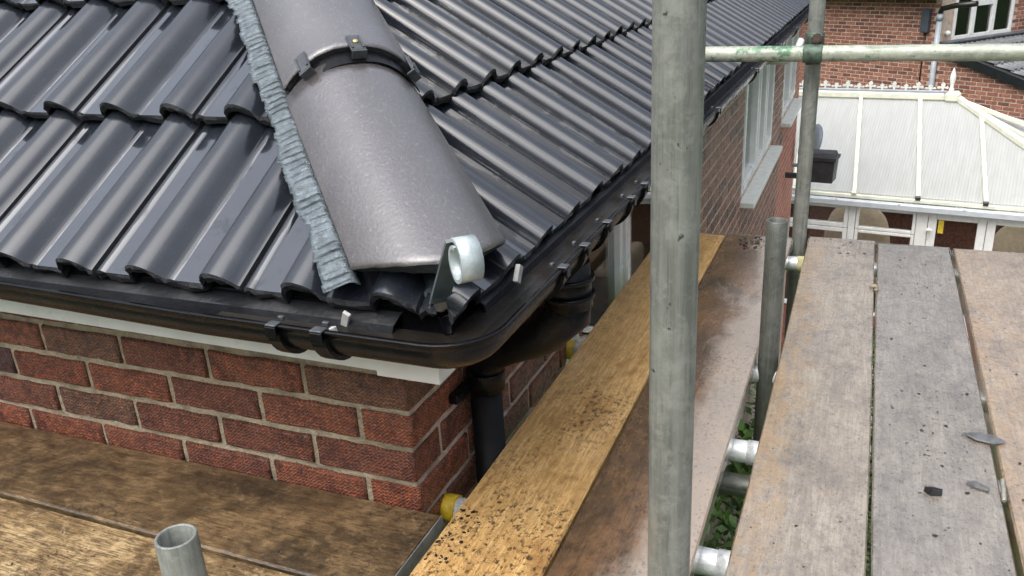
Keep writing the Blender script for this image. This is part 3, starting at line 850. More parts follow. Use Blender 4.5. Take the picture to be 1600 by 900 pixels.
# ------------------------------------------------------------------ scaffold boards
def board(x0, x1, y0, y1, ztop, mat, label, along='y', band=(0, 1), warp=.0015, ends=True):
    cxx, cyy = (x0 + x1) / 2, (y0 + y1) / 2
    Wd, Ln = ((x1 - x0), (y1 - y0)) if along == 'y' else ((y1 - y0), (x1 - x0))
    r = random.Random(label); bm = bmesh.new(); n = 26; rows = []
    sec = [(-.5, -.038, .003), (-.5, -.004, 0), (-.486, 0, 0), (-.2, .0006, 0), (.15, .0004, 0), (.486, 0, 0), (.5, -.004, 0), (.5, -.038, -.003)]
    ph = r.uniform(0, 6)
    for j in range(n + 1):
        y = -Ln / 2 + Ln * j / n; row = []
        e1 = .0018 * sin(y * 3.1 + ph) + r.uniform(-.0009, .0009); e2 = .0018 * sin(y * 2.7 + ph * 2) + r.uniform(-.0009, .0009)
        for u, z, _ in sec:
            edge = (e1 if u < -.4 else (e2 if u > .4 else 0)) * .7
            row.append(bm.verts.new((u * Wd + edge, y + (.0 if 0 < j < n else r.uniform(-.002, .002)), z + warp * sin(y * 1.6 + ph + u))))
        rows.append(row)
    m = len(sec)
    for a, b in zip(rows, rows[1:]):
        for k in range(m): 
            f = bm.faces.new((a[k], a[(k + 1) % m], b[(k + 1) % m], b[k]))
    bm.faces.new(rows[0][::-1]); bm.faces.new(rows[-1])
    mw = M.Translation((cxx, cyy, ztop)) @ (RZ(0) if along == 'y' else RZ(pi / 2))
    o = obj('scaffold_board', from_bm('scaffold_board', bm, mat), None, mw)
    tag(o, label, 'board', 'wet timber scaffold boards')
    for e in band:
        yy = Ln / 2 if e else -Ln / 2; sg = 1 if e else -1
        bm = bmesh.new(); lo, hi = sorted((yy + sg * .0015, yy + sg * .0035))
        bbox(bm, (-Wd / 2 - .001, lo, -.037), (Wd / 2 + .001, hi, .0005))
        for sx in (-1, 1):
            a, b = sorted((sx * (Wd / 2 + .0022), sx * (Wd / 2 + .0038))); lo2, hi2 = sorted((yy - sg * .05, yy + sg * .0034))
            bbox(bm, (a, lo2, -.034), (b, hi2, -.006))
        obj('end_band', from_bm('end_band', bm, BAND), o, mw)
    return o
ZB = -.2
B_L1 = mat_board('damp_brown_board', (.25, .165, .082), (.14, .092, .046), (.050, .036, .021), .6, .95, .40, seed=1, wr=.30, mott=.8, rip=.8, coat=.25)
B_L2 = mat_board('golden_dark_board', (.52, .38, .20), (.33, .225, .11), (.085, .058, .032), .8, .95, .35, seed=2, wr=.30, mott=.7, rip=.8, coat=.25)
B_B1 = mat_board('golden_board', (.72, .47, .205), (.64, .40, .155), (.38, .21, .072), .6, .85, .30, seed=3, wr=.30, mud=(-.10, 1.6), mott=.35, fleck=.35, coat=.15)
B_B2 = mat_board('soaked_brown_board', (.22, .12, .056), (.13, .075, .038), (.065, .043, .025), .4, .5, .40, (.44, .375, .305), .6, 3.2, seed=4, wr=.06, rip=.45, mott=.6, coat=1.0)
B_R1 = mat_board('pale_wet_board', (.60, .535, .425), (.49, .43, .34), (.31, .268, .21), .45, .25, .47, seed=5, orange=((.56, .37, .17), -1.7, .53), wr=.10, mott=.45, rip=.9, coat=1.0, patch=.5, wdark=.8, cior=2.2, cr=.45, rel=.0042)
B_R2 = mat_board('grey_wet_board', (.465, .43, .37), (.38, .35, .30), (.25, .228, .195), .4, .25, .52, seed=6, wr=.09, mott=.4, rip=.9, coat=1.0, patch=.4, wdark=.8, cior=2.2, cr=.45, rel=.0042)
B_R3 = mat_board('orange_wet_board', (.64, .53, .395), (.53, .43, .315), (.35, .275, .20), .4, .2, .42, seed=7, orange=((.58, .39, .19), -1.0, .53), wr=.11, mott=.4, rip=.9, coat=1.0, patch=.5, wdark=.8, cior=2.2, cr=.45, rel=.0042)
board(-2.6, .043, -.2155, -.003, ZB, B_L1, 'dark damp brown board lying against the front brick wall', 'x')
board(-2.6, .043, -.442, -.2235, ZB, B_L2, 'golden brown muddy board at bottom left behind the short open tube', 'x')
board(.064, .274, -1.3, 1.75, ZB, B_B1, 'dry golden board nearest the downpipe and side wall, mud at its near end')
board(.279, .500, -1.3, 1.765, ZB, B_B2, 'soaked brown board with puddle along its edge, behind the thick upright tube')
board(.5535, .7625, -1.3, 1.79, ZB, B_R1, 'pale wet board with yellow left edge, just right of the long gap')
board(.7685, .982, -1.3, 1.772, ZB, B_R2, 'grey soaked board between two narrow gaps, with tile shards on it')
board(.993, 1.215, -1.3, 1.765, ZB, B_R3, 'orange tinged wet board at far right edge')

# ------------------------------------------------------------------ scaffold tubes
TR = .02415
def tubething(a, b, mat, label, name='scaffold_tube', cat='scaffold tube'):
    o = pipe(name, a, b, TR, .004, mat); tag(o, label, cat, 'steel scaffold tubes'); return o
tubething((.5265, -.322, GZ), (.532, -.322, 2.2), STEEL, 'thick weathered upright tube rising through the boards in front', 'scaffold_standard')
far = tubething((.502, 1.83, GZ), (.532, 1.745, 2.3), STEEL, 'tall upright tube at the far board ends carrying the guard rail', 'scaffold_standard')
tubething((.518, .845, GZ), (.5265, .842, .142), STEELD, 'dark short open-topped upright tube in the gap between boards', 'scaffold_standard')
tubething((-.006, -.529, GZ), (-.006, -.529, .133), STEEL, 'short open-topped tube at bottom left beside the muddy boards', 'scaffold_standard')
rail = tubething((2.2, 1.688, .415), (.11, 1.688, .423), STEELG, 'horizontal guard rail tube with green paint marks', 'guard_rail')
# band coupler on the far standard
def coupler(parent, pos, ang, ax='Z'):
    bm = bmesh.new(); tube(bm, [(0, 0, -.026), (0, 0, -.022), (0, 0, .022), (0, 0, .026)], [.0275, .0295, .0295, .0275], 22)
    bbox(bm, (-.02, -.062, -.022), (.02, -.026, .022), bev=.004)
    mw = M.Translation(pos) @ RZ(ang)
    o = obj('coupler', from_bm('coupler', bm, mat_plain('green_marked_coupler', (.06, .085, .06), .55, .6, 30, .2, bumpd=.001)), parent, mw)
    bm = bmesh.new(); tube(bm, [(0, -.062, .012), (0, -.086, .012)], .007, 10); tube(bm, [(0, -.075, .012), (0, -.083, .012)], .0135, 6); tube(bm, [(0, -.068, .012), (0, -.0745, .012)], .016, 14)
    obj('bolt', from_bm('bolt', bm, RUST), o, mw)
coupler(far, (.5235, 1.7665, .452), .15)
bm = bmesh.new(); tube(bm, [(.498, 1.688, .4215), (.503, 1.688, .4215), (.549, 1.688, .4213), (.554, 1.688, .4213)], [.0262, .0278, .0278, .0262], 22); bbox(bm, (.505, 1.70, .385), (.548, 1.735, .40), bev=.003)
obj('band', from_bm('band', bm, mat_plain('green_stained_band', (.07, .105, .075), .55, .6, 40, .2, bumpd=.001)), rail)
# transoms under the boards with yellow caps or sleeves
ZT = -.2645
for k, (x0, x1, y, lab, cap) in enumerate(((-.013, 1.9, .104, 'board bearer tube with a yellow end cap close to the house corner', 1), (.03, 1.9, .478, 'board bearer tube with plain grey end, between the two yellow capped ones', 0),
        (-.016, 1.9, .85, 'board bearer tube with a yellow end cap under the white window frame', 1), (.2, 1.9, 1.69, 'board bearer tube under the far ends of the boards', 0))):
    t = tubething((x1, y, ZT), (x0 + (.03 if cap else 0), y, ZT), STEELW, lab)
    if cap:
        bm = bmesh.new(); tube(bm, [(x0 - .001, y, ZT), (x0 + .002, y, ZT), (x0 + .036, y, ZT)], [.024, .0272, .0272], 22); obj('end_cap', from_bm('end_cap', bm, YELLOW), t)
    bm = bmesh.new(); tube(bm, [(.527, y, ZT), (.5275, y, ZT), (.575, y, ZT)], [.0245, .0268, .0268], 22)
    obj('sleeve', from_bm('sleeve', bm, STEELW if k != 3 else mat_plain('cream_sleeve', (.50, .47, .25), .5, .3, 40)), t)
for y, lab in ((.455, 'lower cross tube seen through the middle of the long gap'), ):
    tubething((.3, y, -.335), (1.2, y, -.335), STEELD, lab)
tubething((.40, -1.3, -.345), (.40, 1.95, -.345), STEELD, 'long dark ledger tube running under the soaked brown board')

# ------------------------------------------------------------------ debris on the boards
def blob(bm, c, r, flat=.5, rnd=random, mi=0):
    q = bmesh.ops.create_icosphere(bm, subdivisions=1, radius=1, matrix=M.Translation(c) @ RZ(rnd.uniform(0, 6)) @ M.Diagonal((r * rnd.uniform(.6, 1.4), r * rnd.uniform(.6, 1.2), r * flat, 1)))
    for v in q['verts']: v.co += V((rnd.uniform(-1, 1), rnd.uniform(-1, 1), rnd.uniform(-.4, .4))) * r * .25
def crumbs(name, label, spots, mat):
    """spots: (x0,x1,y0,y1,count,rmin,rmax)"""
    bm = bmesh.new()
    for x0, x1, y0, y1, n, a, b in spots:
        for _ in range(n):
            r = a + (b - a) * random.random() ** 3
            blob(bm, (random.uniform(x0, x1), random.uniform(y0, y1), ZB + r * .2), r, .45)
    o = obj(name, from_bm(name, bm, mat)); o['kind'] = 'stuff'; o['label'] = label; o['category'] = 'mud'
    return o
crumbs('mud_crumbs', 'black mud crumbs scattered over the wet boards', [(.07, .27, -.5, 1.7, 260, .0008, .003), (.068, .12, -.12, .03, 150, .0012, .0045), (.28, .49, -.3, 1.7, 60, .0008, .002),
        (.56, .755, -.5, 1.75, 330, .0006, .0032), (.772, .978, -.5, 1.75, 330, .0006, .0034), (1.0, 1.20, -.2, 1.75, 220, .0006, .0036), (.80, .97, .2, .75, 60, .0012, .0045), (.56, .75, 1.6, 1.78, 60, .002, .006), (.33, .48, 1.62, 1.75, 90, .002, .008),
        (-1.1, .0, -.43, -.03, 160, .0008, .003)], CRUMB)
# moss in the joint between the grey and the pale board
bm = bmesh.new()
for _ in range(260): blob(bm, (.7655 + random.uniform(-.0025, .0025), random.uniform(-.4, 1.1), ZB - random.uniform(.004, .02)), random.uniform(.002, .005), .9)
o = obj('moss', from_bm('moss', bm, MOSS)); o['kind'] = 'stuff'; o['label'] = 'green moss filling the joint between two pale boards'; o['category'] = 'moss'
def shard(name, pts, z, th, mat, label, cat='tile shard', tilt=None, grp=None):
    c = sum((V((p[0], p[1], 0)) for p in pts), V()) / len(pts)
    bm = bmesh.new(); lo = [bm.verts.new((p[0] - c.x, p[1] - c.y, 0)) for p in pts]; hi = [bm.verts.new((c0.co.x * .9, c0.co.y * .9, th * random.uniform(.7, 1.1))) for c0 in lo]
    n = len(pts); bm.faces.new(lo[::-1]); bm.faces.new(hi)
    for i in range(n): bm.faces.new((lo[i], lo[(i + 1) % n], hi[(i + 1) % n], hi[i]))
    bmesh.ops.bevel(bm, geom=bm.edges[:], offset=min(.0012, th * .3), segments=1, affect='EDGES'); jitter(bm, .0007)
    mw = M.Translation((c.x, c.y, z))
    if tilt: mw = mw @ M.Rotation(tilt[0], 4, 'X') @ M.Rotation(tilt[1], 4, 'Y')
    o = obj(name, from_bm(name, bm, mat), None, mw); tag(o, label, cat, grp); return o
shard('tile_shard', [(.930, .568), (.955, .545), (.985, .540), (1.012, .555), (.99, .572), (.965, .580)], ZB + .003, .004, SLATE, 'grey pointed tile shard bridging the right hand board gap')
shard('tile_shard', [(.925, .388), (.938, .375), (.962, .368), (.965, .378), (.94, .396)], ZB + .001, .006, SLATE, 'flat dark rectangular tile chip next to the nail strip')
shard('tile_shard', [(.853, .338), (.866, .326), (.884, .331), (.886, .343), (.868, .347)], ZB + .001, .012, mat_plain('dark_wet_chip', (.018, .018, .019), .25, .4, 60), 'small dark wedge chip with shiny top on the grey board')
shard('mud_lump', [(.233, 1.105), (.250, 1.090), (.268, 1.10), (.266, 1.14), (.245, 1.145)], ZB + .001, .007, CRUMB, 'larger dark lump on the golden board left of the thick upright tube', 'mud lump')
shard('mud_lump', [(.246, 1.02), (.262, 1.012), (.272, 1.03), (.262, 1.047), (.249, 1.045)], ZB + .001, .005, CRUMB, 'smaller dark lump touching the thick upright tube on the golden board', 'mud lump')
bm = bmesh.new(); pa, pb = V((.983, .345, ZB + .004)), V((.986, .405, ZB + .010)); n = 26
tube(bm, [pa.lerp(pb, k / n) for k in range(n + 1)], [.0035 + .0012 * (k % 2) for k in range(n + 1)], 8)
o = obj('nail', from_bm('nail', bm, mat_plain('dull_silver', (.40, .38, .32), .4, .3, 60, .5))); tag(o, 'pale ridged nail lying at the edge of the grey board gap', 'nail')
bm = bmesh.new(); tube(bm, [(.750, 1.34, ZB + .006), (.762, 1.345, ZB + .010), (.772, 1.338, ZB + .006)], [.004, .007, .004], 8); blob(bm, (.768, 1.325, ZB + .006), .007, .8)
o = obj('twig', from_bm('twig', bm, mat_plain('pale_twig', (.22, .18, .12), .7, .3, 60))); tag(o, 'short pale twig lying across the joint of the pale and grey boards', 'twig')

# ------------------------------------------------------------------ conservatory
TH8 = radians(-8); f1 = V((cos(TH8), sin(TH8), 0)); f2 = V((-sin(TH8), cos(TH8), 0))
E0 = V((1.092, 9.0, 0))
cons = root('conservatory', 'white conservatory with ribbed translucent roof and ridge cresting behind the far scaffold boards', 'conservatory', (1.092, 9.0, GZ))
CM = M((( f1.x, f2.x, 0, E0.x), (f1.y, f2.y, 0, E0.y), (0, 0, 1, 0), (0, 0, 0, 1)))     # local: x right, y away, z world height
EZ, RZD, RY, XL, XR, RXR = -1.985, -1.14, 1.5, -1.75, 2.05, .36
def cbox(name, lo, hi, mat, bev=.004, parent=cons): return box(name, lo, hi, mat, parent, bev, CM)
slope = (RZD - EZ) / RY; sl_len = sqrt(RY ** 2 + (RZD - EZ) ** 2); sa = math.atan2(RZD - EZ, RY)
# roof sheets of the front slope, between the bars
bars = [-1.12, -.447, .224, .890]
tops = [-1.37, -.699, -.013, None]
def rp(x, y, dz=0): return CM @ V((x, y, EZ + slope * y + dz))
hipe = lambda y: XR + (RXR - XR) * y / RY           # hip line x for a given depth
cell_e = [XL] + bars + [1.545, XR]
cell_t = [XL - .24, -1.37, -.699, -.013, RXR]
def sheet(pts):
    c = sum(pts, V()) / len(pts)
    mw = M.Translation(c) @ CM.to_3x3().to_4x4() @ M.Rotation(sa, 4, 'X'); inv = mw.inverted()
    bm = bmesh.new(); lo = [bm.verts.new(inv @ p) for p in pts]; hi = [bm.verts.new(v.co + V((0, 0, .016))) for v in lo]; n = len(pts)
    bm.faces.new(lo[::-1]); bm.faces.new(hi)
    for i in range(n): bm.faces.new((lo[i], lo[(i + 1) % n], hi[(i + 1) % n], hi[i]))
    return obj('roof_sheet', from_bm('roof_sheet', bm, POLY), cons, mw)
# bars lean: x at ridge differs a little from x at eaves, as seen
bx = [(-1.12, -1.37), (-.447, -.699), (.224, -.013), (.890, .62)]
xe = [XL] + [a for a, b in bx]; xt = [XL] + [b for a, b in bx]
for i in range(3 + 0):
    sheet([rp(xe[i] + .022, 0), rp(xe[i + 1] - .022, 0), rp(xt[i + 1] - .022, RY), rp(xt[i] + .022, RY)])
hipy = lambda x: RY * (XR - x) / (XR - RXR)
HB = (.690, 1.206); HB2 = (1.455, .528)
sheet([rp(.224 + .022, 0), rp(.890 - .022, 0), rp(HB[0] - .022, HB[1]), rp(RXR, RY), rp(-.013 + .022, RY)])
sheet([rp(.890 + .022, 0), rp(1.545 - .022, 0), rp(HB2[0] - .022, HB2[1]), rp(HB[0] + .022, HB[1])])
sheet([rp(1.545 + .022, 0), rp(XR - .06, 0), rp(HB2[0] + .022, HB2[1])])
def beam(name, a, b, wd, ht, mat, parent=cons, up=V((0, 0, 1)), bev=.006):
    a, b = V(a), V(b); y = (b - a).normalized(); x = y.cross(up).normalized(); z = x.cross(y); L = (b - a).length
    mw = M((x, y, z)).transposed().to_4x4(); mw.translation = a
    return obj(name, boxme(name, (-wd / 2, 0, -ht / 2), (wd / 2, L, ht / 2), mat, bev), parent, mw)
for (a, b), ye in zip(bx[:3] + [(.890, HB[0]), (1.545, HB2[0])], (RY, RY, RY, HB[1], HB2[1])):
    o = beam('glazing_bar', rp(a, -.02, .03), rp(b, ye, .03), .046, .05, CREAM)
    beam('end_cap', rp(a, -.045, .02), rp(a, -.0205, .03), .054, .065, BLACKD if a > 0 else CREAM, o)
beam('hip_bar', rp(XR, 0, .045), rp(RXR + .02, RY, .045), .075, .06, CREAM)
# right hand slope beyond the hip
pr = [CM @ V((XR, 0, EZ)), CM @ V((XR + .75, .75, EZ)), CM @ V((XR + .75, 2.3, EZ)), CM @ V((RXR, RY, RZD))]
obj('roof_sheet', meshdata('roof_sheet', pr, [(0, 1, 2, 3)], POLY), cons)
for k in (.4, .75): beam('glazing_bar', pr[0].lerp(pr[1], 0) * (1 - k) + pr[1] * k + V((0, 0, .03)) if k < .5 else pr[1].lerp(pr[2], .3) + V((0, 0, .03)), pr[3] + V((0, 0, .03)), .045, .05, CREAM)
# back slope so the roof is closed
pb = [CM @ V((XL, RY, RZD)), CM @ V((RXR, RY, RZD)), CM @ V((XR + .75, 2.6, EZ)), CM @ V((XL, 2.9, EZ))]
obj('roof_sheet', meshdata('roof_sheet', pb, [(0, 1, 2, 3)], POLY), cons)
cbox('ridge', (XL, RY - .06, RZD + .0), (RXR - .10, RY + .06, RZD + .085), CREAM, .015)
cbox('ridge_cap', (XL, RY - .03, RZD + .086), (RXR - .08, RY + .03, RZD + .115), GREYP, .006)
cbox('ridge_end', (RXR - .099, RY - .085, RZD - .02), (RXR + .07, RY + .085, RZD + .11), CREAM, .03)
def lathe(bm, c, pr, seg=14, mat=0):
    R = [[bm.verts.new(V(c) + V((r * cos(2 * pi * k / seg), r * sin(2 * pi * k / seg), z))) for k in range(seg)] for r, z in pr]
    for a, b in zip(R, R[1:]):
        for k in range(seg):
            f = bm.faces.new((a[k], a[(k + 1) % seg], b[(k + 1) % seg], b[k])); f.smooth = True
    bm.faces.new(R[0][::-1]); bm.faces.new(R[-1])
def atl(x, y, z): return CM @ V((x, y, z))
bm = bmesh.new(); lathe(bm, (0, 0, 0), [(.028, 0), (.03, .03), (.018, .05), (.022, .09), (.034, .15), (.03, .20), (.014, .25), (.003, .28)])
obj('finial', from_bm('finial', bm, WHITEP), cons, M.Translation(atl(RXR - .04, RY, RZD + .105)))
def crest(h):
    """fleur shaped cresting piece: stem, three leaves, flat casting 12 mm thick"""
    pts = [(-.012, 0), (-.012, h * .30), (-.055, h * .22), (-.066, h * .38), (-.050, h * .55), (-.018, h * .45), (-.026, h * .75), (0, h), (.026, h * .75), (.018, h * .45), (.050, h * .55), (.066, h * .38), (.055, h * .22), (.012, h * .30), (.012, 0)]
    bm = bmesh.new(); A = [bm.verts.new((x, -.006, z)) for x, z in pts]; B = [bm.verts.new((x, .006, z)) for x, z in pts]; n = len(pts)
    bm.faces.new(A); bm.faces.new(B[::-1])
    for i in range(n): bm.faces.new((A[i], B[i], B[(i + 1) % n], A[(i + 1) % n]))
    return from_bm('cresting', bm, WHITED)
CR = [crest(.105), crest(.075)]
x = RXR - .135; k = 0
while x > XL:
    obj('cresting', CR[k % 2], cons, M.Translation(atl(x, RY, RZD + .112)) @ RZ(TH8)); x -= .137; k += 1
# eaves beam and gutter
cbox('eaves_beam', (XL, -.03, EZ - .055), (XR, .06, EZ - .008), CREAM, .008)
cbox('eaves_gutter', (XL, -.11, EZ - .135), (XR, -.031, EZ - .058), mat_plain('pale_grey_gutter', (.46, .49, .52), .4, .1, 10), .012)
for x in (-.93, -.62, .05, .70, 1.3): cbox('gutter_clip', (x - .012, -.118, EZ - .062), (x + .012, -.1105, EZ - .045), WHITEP, .002)
# front frame: posts, transoms, panes
FZ = EZ - .137
def opening(name, x0, x1, z0, z1, fr=.05, y=-.0, depth=.06, mat=WHITEP, label=None):
    bm = bmesh.new()
    bbox(bm, (x0, y, z0), (x0 + fr, y + depth, z1), bev=.006); bbox(bm, (x1 - fr, y, z0), (x1, y + depth, z1), bev=.006)
    bbox(bm, (x0 + fr + .0005, y, z0), (x1 - fr - .0005, y + depth, z0 + fr), bev=.006); bbox(bm, (x0 + fr + .0005, y, z1 - fr), (x1 - fr - .0005, y + depth, z1), bev=.006)
    o = obj(name, from_bm(name, bm, mat), cons, CM)
    box('pane', (x0 + fr, y + .026, z0 + fr), (x1 - fr, y + .032, z1 - fr), GLASS, o, 0, CM); return o
for x0, x1 in ((-1.72, -1.10), (-1.095, -.49), (-.405, .20)):
    pass
cbox('post', (-.485, -.005, GZ + .6), (-.412, .065, FZ), WHITEP); cbox('post', (.235, -.005, GZ + .05), (.352, .065, FZ), WHITEP); cbox('post', (-1.74, -.005, GZ + .6), (-1.66, .065, FZ), WHITEP)
opening('window', -1.655, -.49, FZ - .29, FZ - .005); opening('window', -1.655, -.49, GZ + .62, FZ - .296)
opening('window', -.407, .23, FZ - .29, FZ - .005, .035); opening('window', -.407, .23, GZ + .62, FZ - .296, .035)
d1 = opening('door', .357, .928, GZ + .06, FZ - .005, .085); d2 = opening('door', .934, 1.505, GZ + .06, FZ - .005, .085)
for d in (d1,):
    bm = bmesh.new(); bbox(bm, (.362, -.05, FZ - .22), (.382, -.001, FZ - .185), bev=.004); bbox(bm, (.345, -.062, FZ - .215), (.42, -.046, FZ - .188), bev=.005); bbox(bm, (.358, -.008, FZ - .32), (.388, -.0005, FZ - .12), bev=.003)
    obj('handle', from_bm('handle', bm, WHITEP), d, CM)
box('sticker', (.46, .020, FZ - .25), (.515, .025, FZ - .10), STICK, d1, 0, CM)
bm = bmesh.new(); bbox(bm, (-1.74, -.02, GZ), (.234, .08, GZ + .6)); bbox(bm, (1.51, -.02, GZ), (XR, .08, GZ + .6))
obj('dwarf_wall', from_bm('dwarf_wall', bm, BRICK_FAR), cons, CM, (.22, .085, .06))
cbox('post', (1.51, -.005, GZ + .6), (1.60, .065, FZ), WHITEP); opening('window', 1.605, 2.03, GZ + .62, FZ - .005)
# inside: floor, back wall with sill and far window bars
FL = GZ + .50
cbox('floor', (XL, .09, FL - .03), (XR, 2.6, FL), BROWNF)
bm = bmesh.new(); bbox(bm, (XL, 2.6, GZ), (XR, 2.7, GZ + 1.22)); obj('dwarf_wall', from_bm('dwarf_wall', bm, BRICK_FAR), cons, CM, (.20, .085, .06))
cbox('inner_sill', (XL, 2.42, GZ + 1.221), (XR, 2.70, GZ + 1.26), WHITEP)
for x in (-1.7, -.9, -.1, .55, 1.3, 2.0): cbox('inner_post', (x - .05, 2.6, GZ + 1.261), (x + .05, 2.68, EZ - .06), WHITEP)
cbox('back_glass', (XL, 2.635, GZ + 1.261), (XR, 2.64, EZ - .06), GLASS, 0)
cbox('dark_backing', (XL, 2.72, GZ + 1.3), (XR, 2.74, EZ), mat_plain('backing_grey', (.06, .065, .055), .9, .6, 3), 0)  # plain dark sheet closing the view behind the rear glass
cbox('side_wall', (XL - .06, -.0, GZ), (XL - .001, 2.9, EZ), WHITEP, 0)
# armchairs indoors
def armchair(x, y, rot, label):
    mw = CM @ M.Translation((x, y, FL)) @ RZ(rot)
    r = root('armchair', label, 'armchair', tuple(mw.translation), 'beige armchairs inside the conservatory')
    def cush(name, lo, hi, sub=2, mat=BEIGE, round_=.5):
        bm = bmesh.new(); bbox(bm, lo, hi); bmesh.ops.subdivide_edges(bm, edges=bm.edges[:], cuts=3, use_grid_fill=True)
        c = (V(lo) + V(hi)) / 2; h = (V(hi) - V(lo)) / 2
        for v in bm.verts:
            d = V(((v.co.x - c.x) / h.x, (v.co.y - c.y) / h.y, (v.co.z - c.z) / h.z)); L = max(abs(d.x), abs(d.y), abs(d.z)); s = L / max(d.length, 1e-6)
            k = 1 - round_ + round_ * s * 1.12
            v.co = c + V((d.x * h.x * k, d.y * h.y * k, d.z * h.z * k))
        o = obj(name, from_bm(name, bm, mat, True), r, mw); m = o.modifiers.new('s', 'SUBSURF'); m.levels = 1; m.render_levels = 2; return o
    cush('seat', (-.34, -.34, .22), (.34, .30, .46)); cush('backrest', (-.38, .20, .30), (.38, .42, 1.36), round_=.8)
    for s in (-1, 1): cush('armrest', (s * .42 - .09, -.34, .2), (s * .42 + .09, .30, .64))
    for sx in (-1, 1):
        for sy in (-1, 1):
            bm = bmesh.new(); bbox(bm, (sx * .3 - .025, sy * .26 - .025, 0), (sx * .3 + .025, sy * .26 + .025, .24)); obj('leg', from_bm('leg', bm, RUST), r, mw)
armchair(-.40, .75, pi * .96, 'beige rounded armchair behind the glass left of the conservatory door')
armchair(1.30, .62, pi * 1.05, 'beige high-backed armchair behind the right hand conservatory door')
def heap(name, x, y, z, sx, sy, sz, mat, label, cat):
    bm = bmesh.new()
    for k in range(7): bmesh.ops.create_icosphere(bm, subdivisions=2, radius=1, matrix=M.Translation((random.uniform(-.5, .5) * sx, random.uniform(-.5, .5) * sy, random.uniform(-.4, .4) * sz)) @ M.Diagonal((sx * .5, sy * .5, sz * .5, 1)))
    for v in bm.verts: v.co += V((random.uniform(-1, 1), random.uniform(-1, 1), random.uniform(-1, 1))) * .012
    o = obj(name, from_bm(name, bm, mat, True), None, CM @ M.Translation((x, y, z))); tag(o, label, cat)
heap('clothes_pile', -.80, 1.5, EZ - .36, .24, .2, .2, REDC, 'dark red cloth heaped indoors beside the left beige armchair', 'clothes')
heap('clothes_pile', -1.16, 1.5, EZ - .30, .16, .2, .22, BLUEC, 'dark blue cloth hung indoors at the far left conservatory window', 'clothes')
heap('ornament', .14, 2.5, GZ + 1.37, .11, .09, .13, mat_plain('brown_pot', (.07, .05, .04), .5), 'small round brown ornament on the white sill inside the conservatory', 'ornament')

# ------------------------------------------------------------------ satellite dish and tub at the end of the side wall
dish = root('satellite_dish', 'grey satellite dish half hidden behind the far upright tube', 'satellite dish', (.0, 8.3, -1.15))
bm = bmesh.new(); R = []
for k in range(7):
    rr = .24 * k / 6; R.append([bm.verts.new((rr * cos(2 * pi * j / 28) * .86, .10 * (rr / .24) ** 2, rr * sin(2 * pi * j / 28))) for j in range(28)])
for a, b in zip(R[1:], R[2:]):
    for j in range(28):
        f = bm.faces.new((a[j], a[(j + 1) % 28], b[(j + 1) % 28], b[j])); f.smooth = True
bm.faces.new(R[1]); bmesh.ops.delete(bm, geom=[v for v in R[0]], context='VERTS')
me = from_bm('reflector', bm, mat_plain('dish_grey', (.17, .20, .23), .5, .15, 10))
dm = M.Translation((.085, 8.3, -1.26)) @ M.Rotation(.15, 4, 'Y') @ RZ(radians(-62)) @ M.Rotation(radians(-12), 4, 'X')
o = obj('reflector', me, dish, dm); o.modifiers.new('s', 'SOLIDIFY').thickness = .006
bm = bmesh.new(); tube(bm, [(.0, 8.3, -1.5), (.12, 8.3, -1.5), (.16, 8.3, -1.45), (.08, 8.3, -1.28)], .02, 10); obj('arm', from_bm('arm', bm, GREYP), dish)
tub = root('plastic_tub', 'dark grey rimmed plastic tub in front of the conservatory roof beside the far tube', 'tub', (.37, 7.5, -1.48))
def taper(bm, z0, z1, a0, a1, d0, d1):
    A = [bm.verts.new((sx * a0, sy * d0, z0)) for sx, sy in ((-1, -1), (1, -1), (1, 1), (-1, 1))]; B = [bm.verts.new((sx * a1, sy * d1, z1)) for sx, sy in ((-1, -1), (1, -1), (1, 1), (-1, 1))]
    for i in range(4): bm.faces.new((A[i], A[(i + 1) % 4], B[(i + 1) % 4], B[i]))
    bm.faces.new(A[::-1]); bm.faces.new(B)
TUBM = mat_plain('charcoal_plastic', (.030, .032, .036), .55, .35, 14, bumpd=.001)
tm = M.Translation((.345, 7.5, 0)) @ RZ(radians(-8))
bm = bmesh.new(); taper(bm, -1.455, -1.24, .115, .125, .10, .11); bmesh.ops.bevel(bm, geom=bm.edges[:], offset=.006, segments=1, affect='EDGES'); obj('body', from_bm('body', bm, TUBM), tub, tm)
bm = bmesh.new(); taper(bm, -1.239, -1.205, .135, .14, .12, .125); taper(bm, -1.2045, -1.165, .118, .105, .105, .09); obj('rim', from_bm('rim', bm, TUBM), tub, tm)
bm = bmesh.new(); bbox(bm, (-.40, -.02, -1.45), (-.116, .02, -1.40)); obj('bracket', from_bm('bracket', bm, TUBM), tub, tm)

# ------------------------------------------------------------------ neighbouring house, turned about 40 degrees
nh = root('neighbour_house', 'pale red brick house with white window, grey drainpipe and tiled lean-to beyond the conservatory', 'house', (1.806, 17.203, GZ))
e1 = V((.78, -.62, 0)).normalized(); e2 = V((.62, .78, 0)).normalized(); NO = V((1.806, 17.203, 0))
def NM(ax, out):      # local x along ax, local -y outward, z up
    return M(((ax.x, -out.x, 0, NO.x), (ax.y, -out.y, 0, NO.y), (0, 0, 1, 0), (0, 0, 0, 1)))
n1 = V((-e2.x, -e2.y, 0)); n2 = V((e1.x, e1.y, 0))
N1, N2 = NM(e1, n1), NM(e2, n2)
FARB = [brick_me(.207, k, H=.0595, bev=.004, seed=200, mat=BRICK_FAR) for k in range(3)]
def far_col():
    f = random.random()
    if f < .3: return (.16, .068, .048)
    if f < .7: return (.25, .108, .070)
    return (.31, .14, .095)
